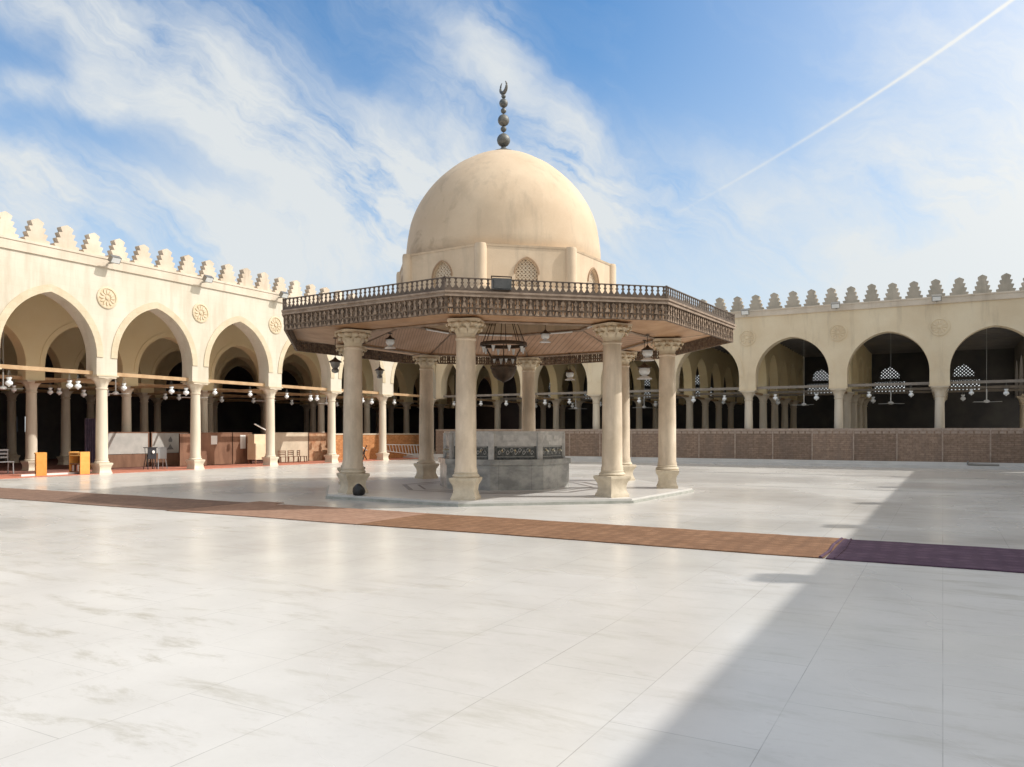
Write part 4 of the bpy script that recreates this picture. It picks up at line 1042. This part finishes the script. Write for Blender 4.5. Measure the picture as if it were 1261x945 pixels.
t = thing('ladder', 'white painted ladder lying on its edge, tilted, against the orange brick wall', 'ladder', (-29.9, 39.9, .1))
p0, p1, q0, q1 = Vector((0,-2.0,.86)), Vector((0,1.8,.52)), Vector((-.1,-1.6,.62)), Vector((0,2.3,-.02))
p0, p1, q0, q1 = Vector((0,-1.9,.80)), Vector((0,1.9,.72)), Vector((-.05,-1.7,.42)), Vector((0,2.1,.0))
b = MB(); b.tube([p0,p1], .028, 6); b.tube([q0,q1], .028, 6); b.build('side_rail', white_paint, t)
for k in range(12):
    f = (k+.5)/12; b = MB(); b.tube([p0.lerp(p1,f), q0.lerp(q1,f)], .026, 6); b.build('rung', white_paint, t)
t = thing('folding_barrow', 'tangle of dark folded metal frames beside the ladder behind the fifth column', 'metal frame', (-29.9,36.0,.022))
b = MB(); b.tube([(0,-.3,.0),(0,.35,.85)], .03,6); b.tube([(0,.35,.0),(0,-.3,.8)], .03,6); b.tube([(.1,-.1,.0),(.1,.1,.7)],.03,6); b.build('frame', chair_blk, t)
b = MB(); b.tube([(.06,-.25,.8),(.06,.3,.55)], .04, 6); b.build('handle', white_paint, t)
b = MB(); b.box(-1.6,1.6,-.05,.05,0,.07); o = b.build('kerb_board', white_paint, None, None, (-29.35, 16.2+1.6, .022), R(90)); tag(o, 'pale low board lying on the red carpet between the two book stands', 'board')
# black bag at the front-left pavilion column
b = MB(); b.lathe([(.10,0),(.17,.03),(.20,.12),(.18,.24),(.11,.32),(.05,.36),(.02,.37)], 16, mod=lambda a, z: 1+.16*math.sin(2*a+6*z)+.09*math.sin(5*a-14*z)+.05*math.sin(9*a+20*z))
tag(b.build('black_bag', bag_m, None, 60, (-12.24, 14.58, .105)), 'black plastic bag slumped against the foot of the front left pavilion column', 'bag').scale = (.68,.68,.78)
# pipe on the step at the far right
b = MB(); b.tube([(1.0,40.9,.20),(1.5,40.85,.17),(2.2,40.9,.16)], .05, 8); b.tube([(1.0,40.9,.20),(1.0,41.0,.32)], .04, 8); tag(b.build('drain_pipe', cap_grey, None, 50), 'grey pipe lying on the step before the brick fence at the far right', 'pipe')
# outlying clothes hung on the dark column row in the left hall
pl_ = [(-.26+.04*i, .04*((-1)**i)) for i in range(14)]
b = MB(); b.prism(pl_ + [(u, v+.03) for u, v in pl_[::-1]], lambda u,v:(u,v,.0), lambda u,v:(u,v,1.95)); tag(b.build('hanging_curtain', mat('violet_cloth', (.07,.055,.09), (.11,.09,.13), 6, .9), None, None, (-32.6, 21.0, .3), R(70)), 'long violet grey cloth hanging left of the second column', 'curtain')
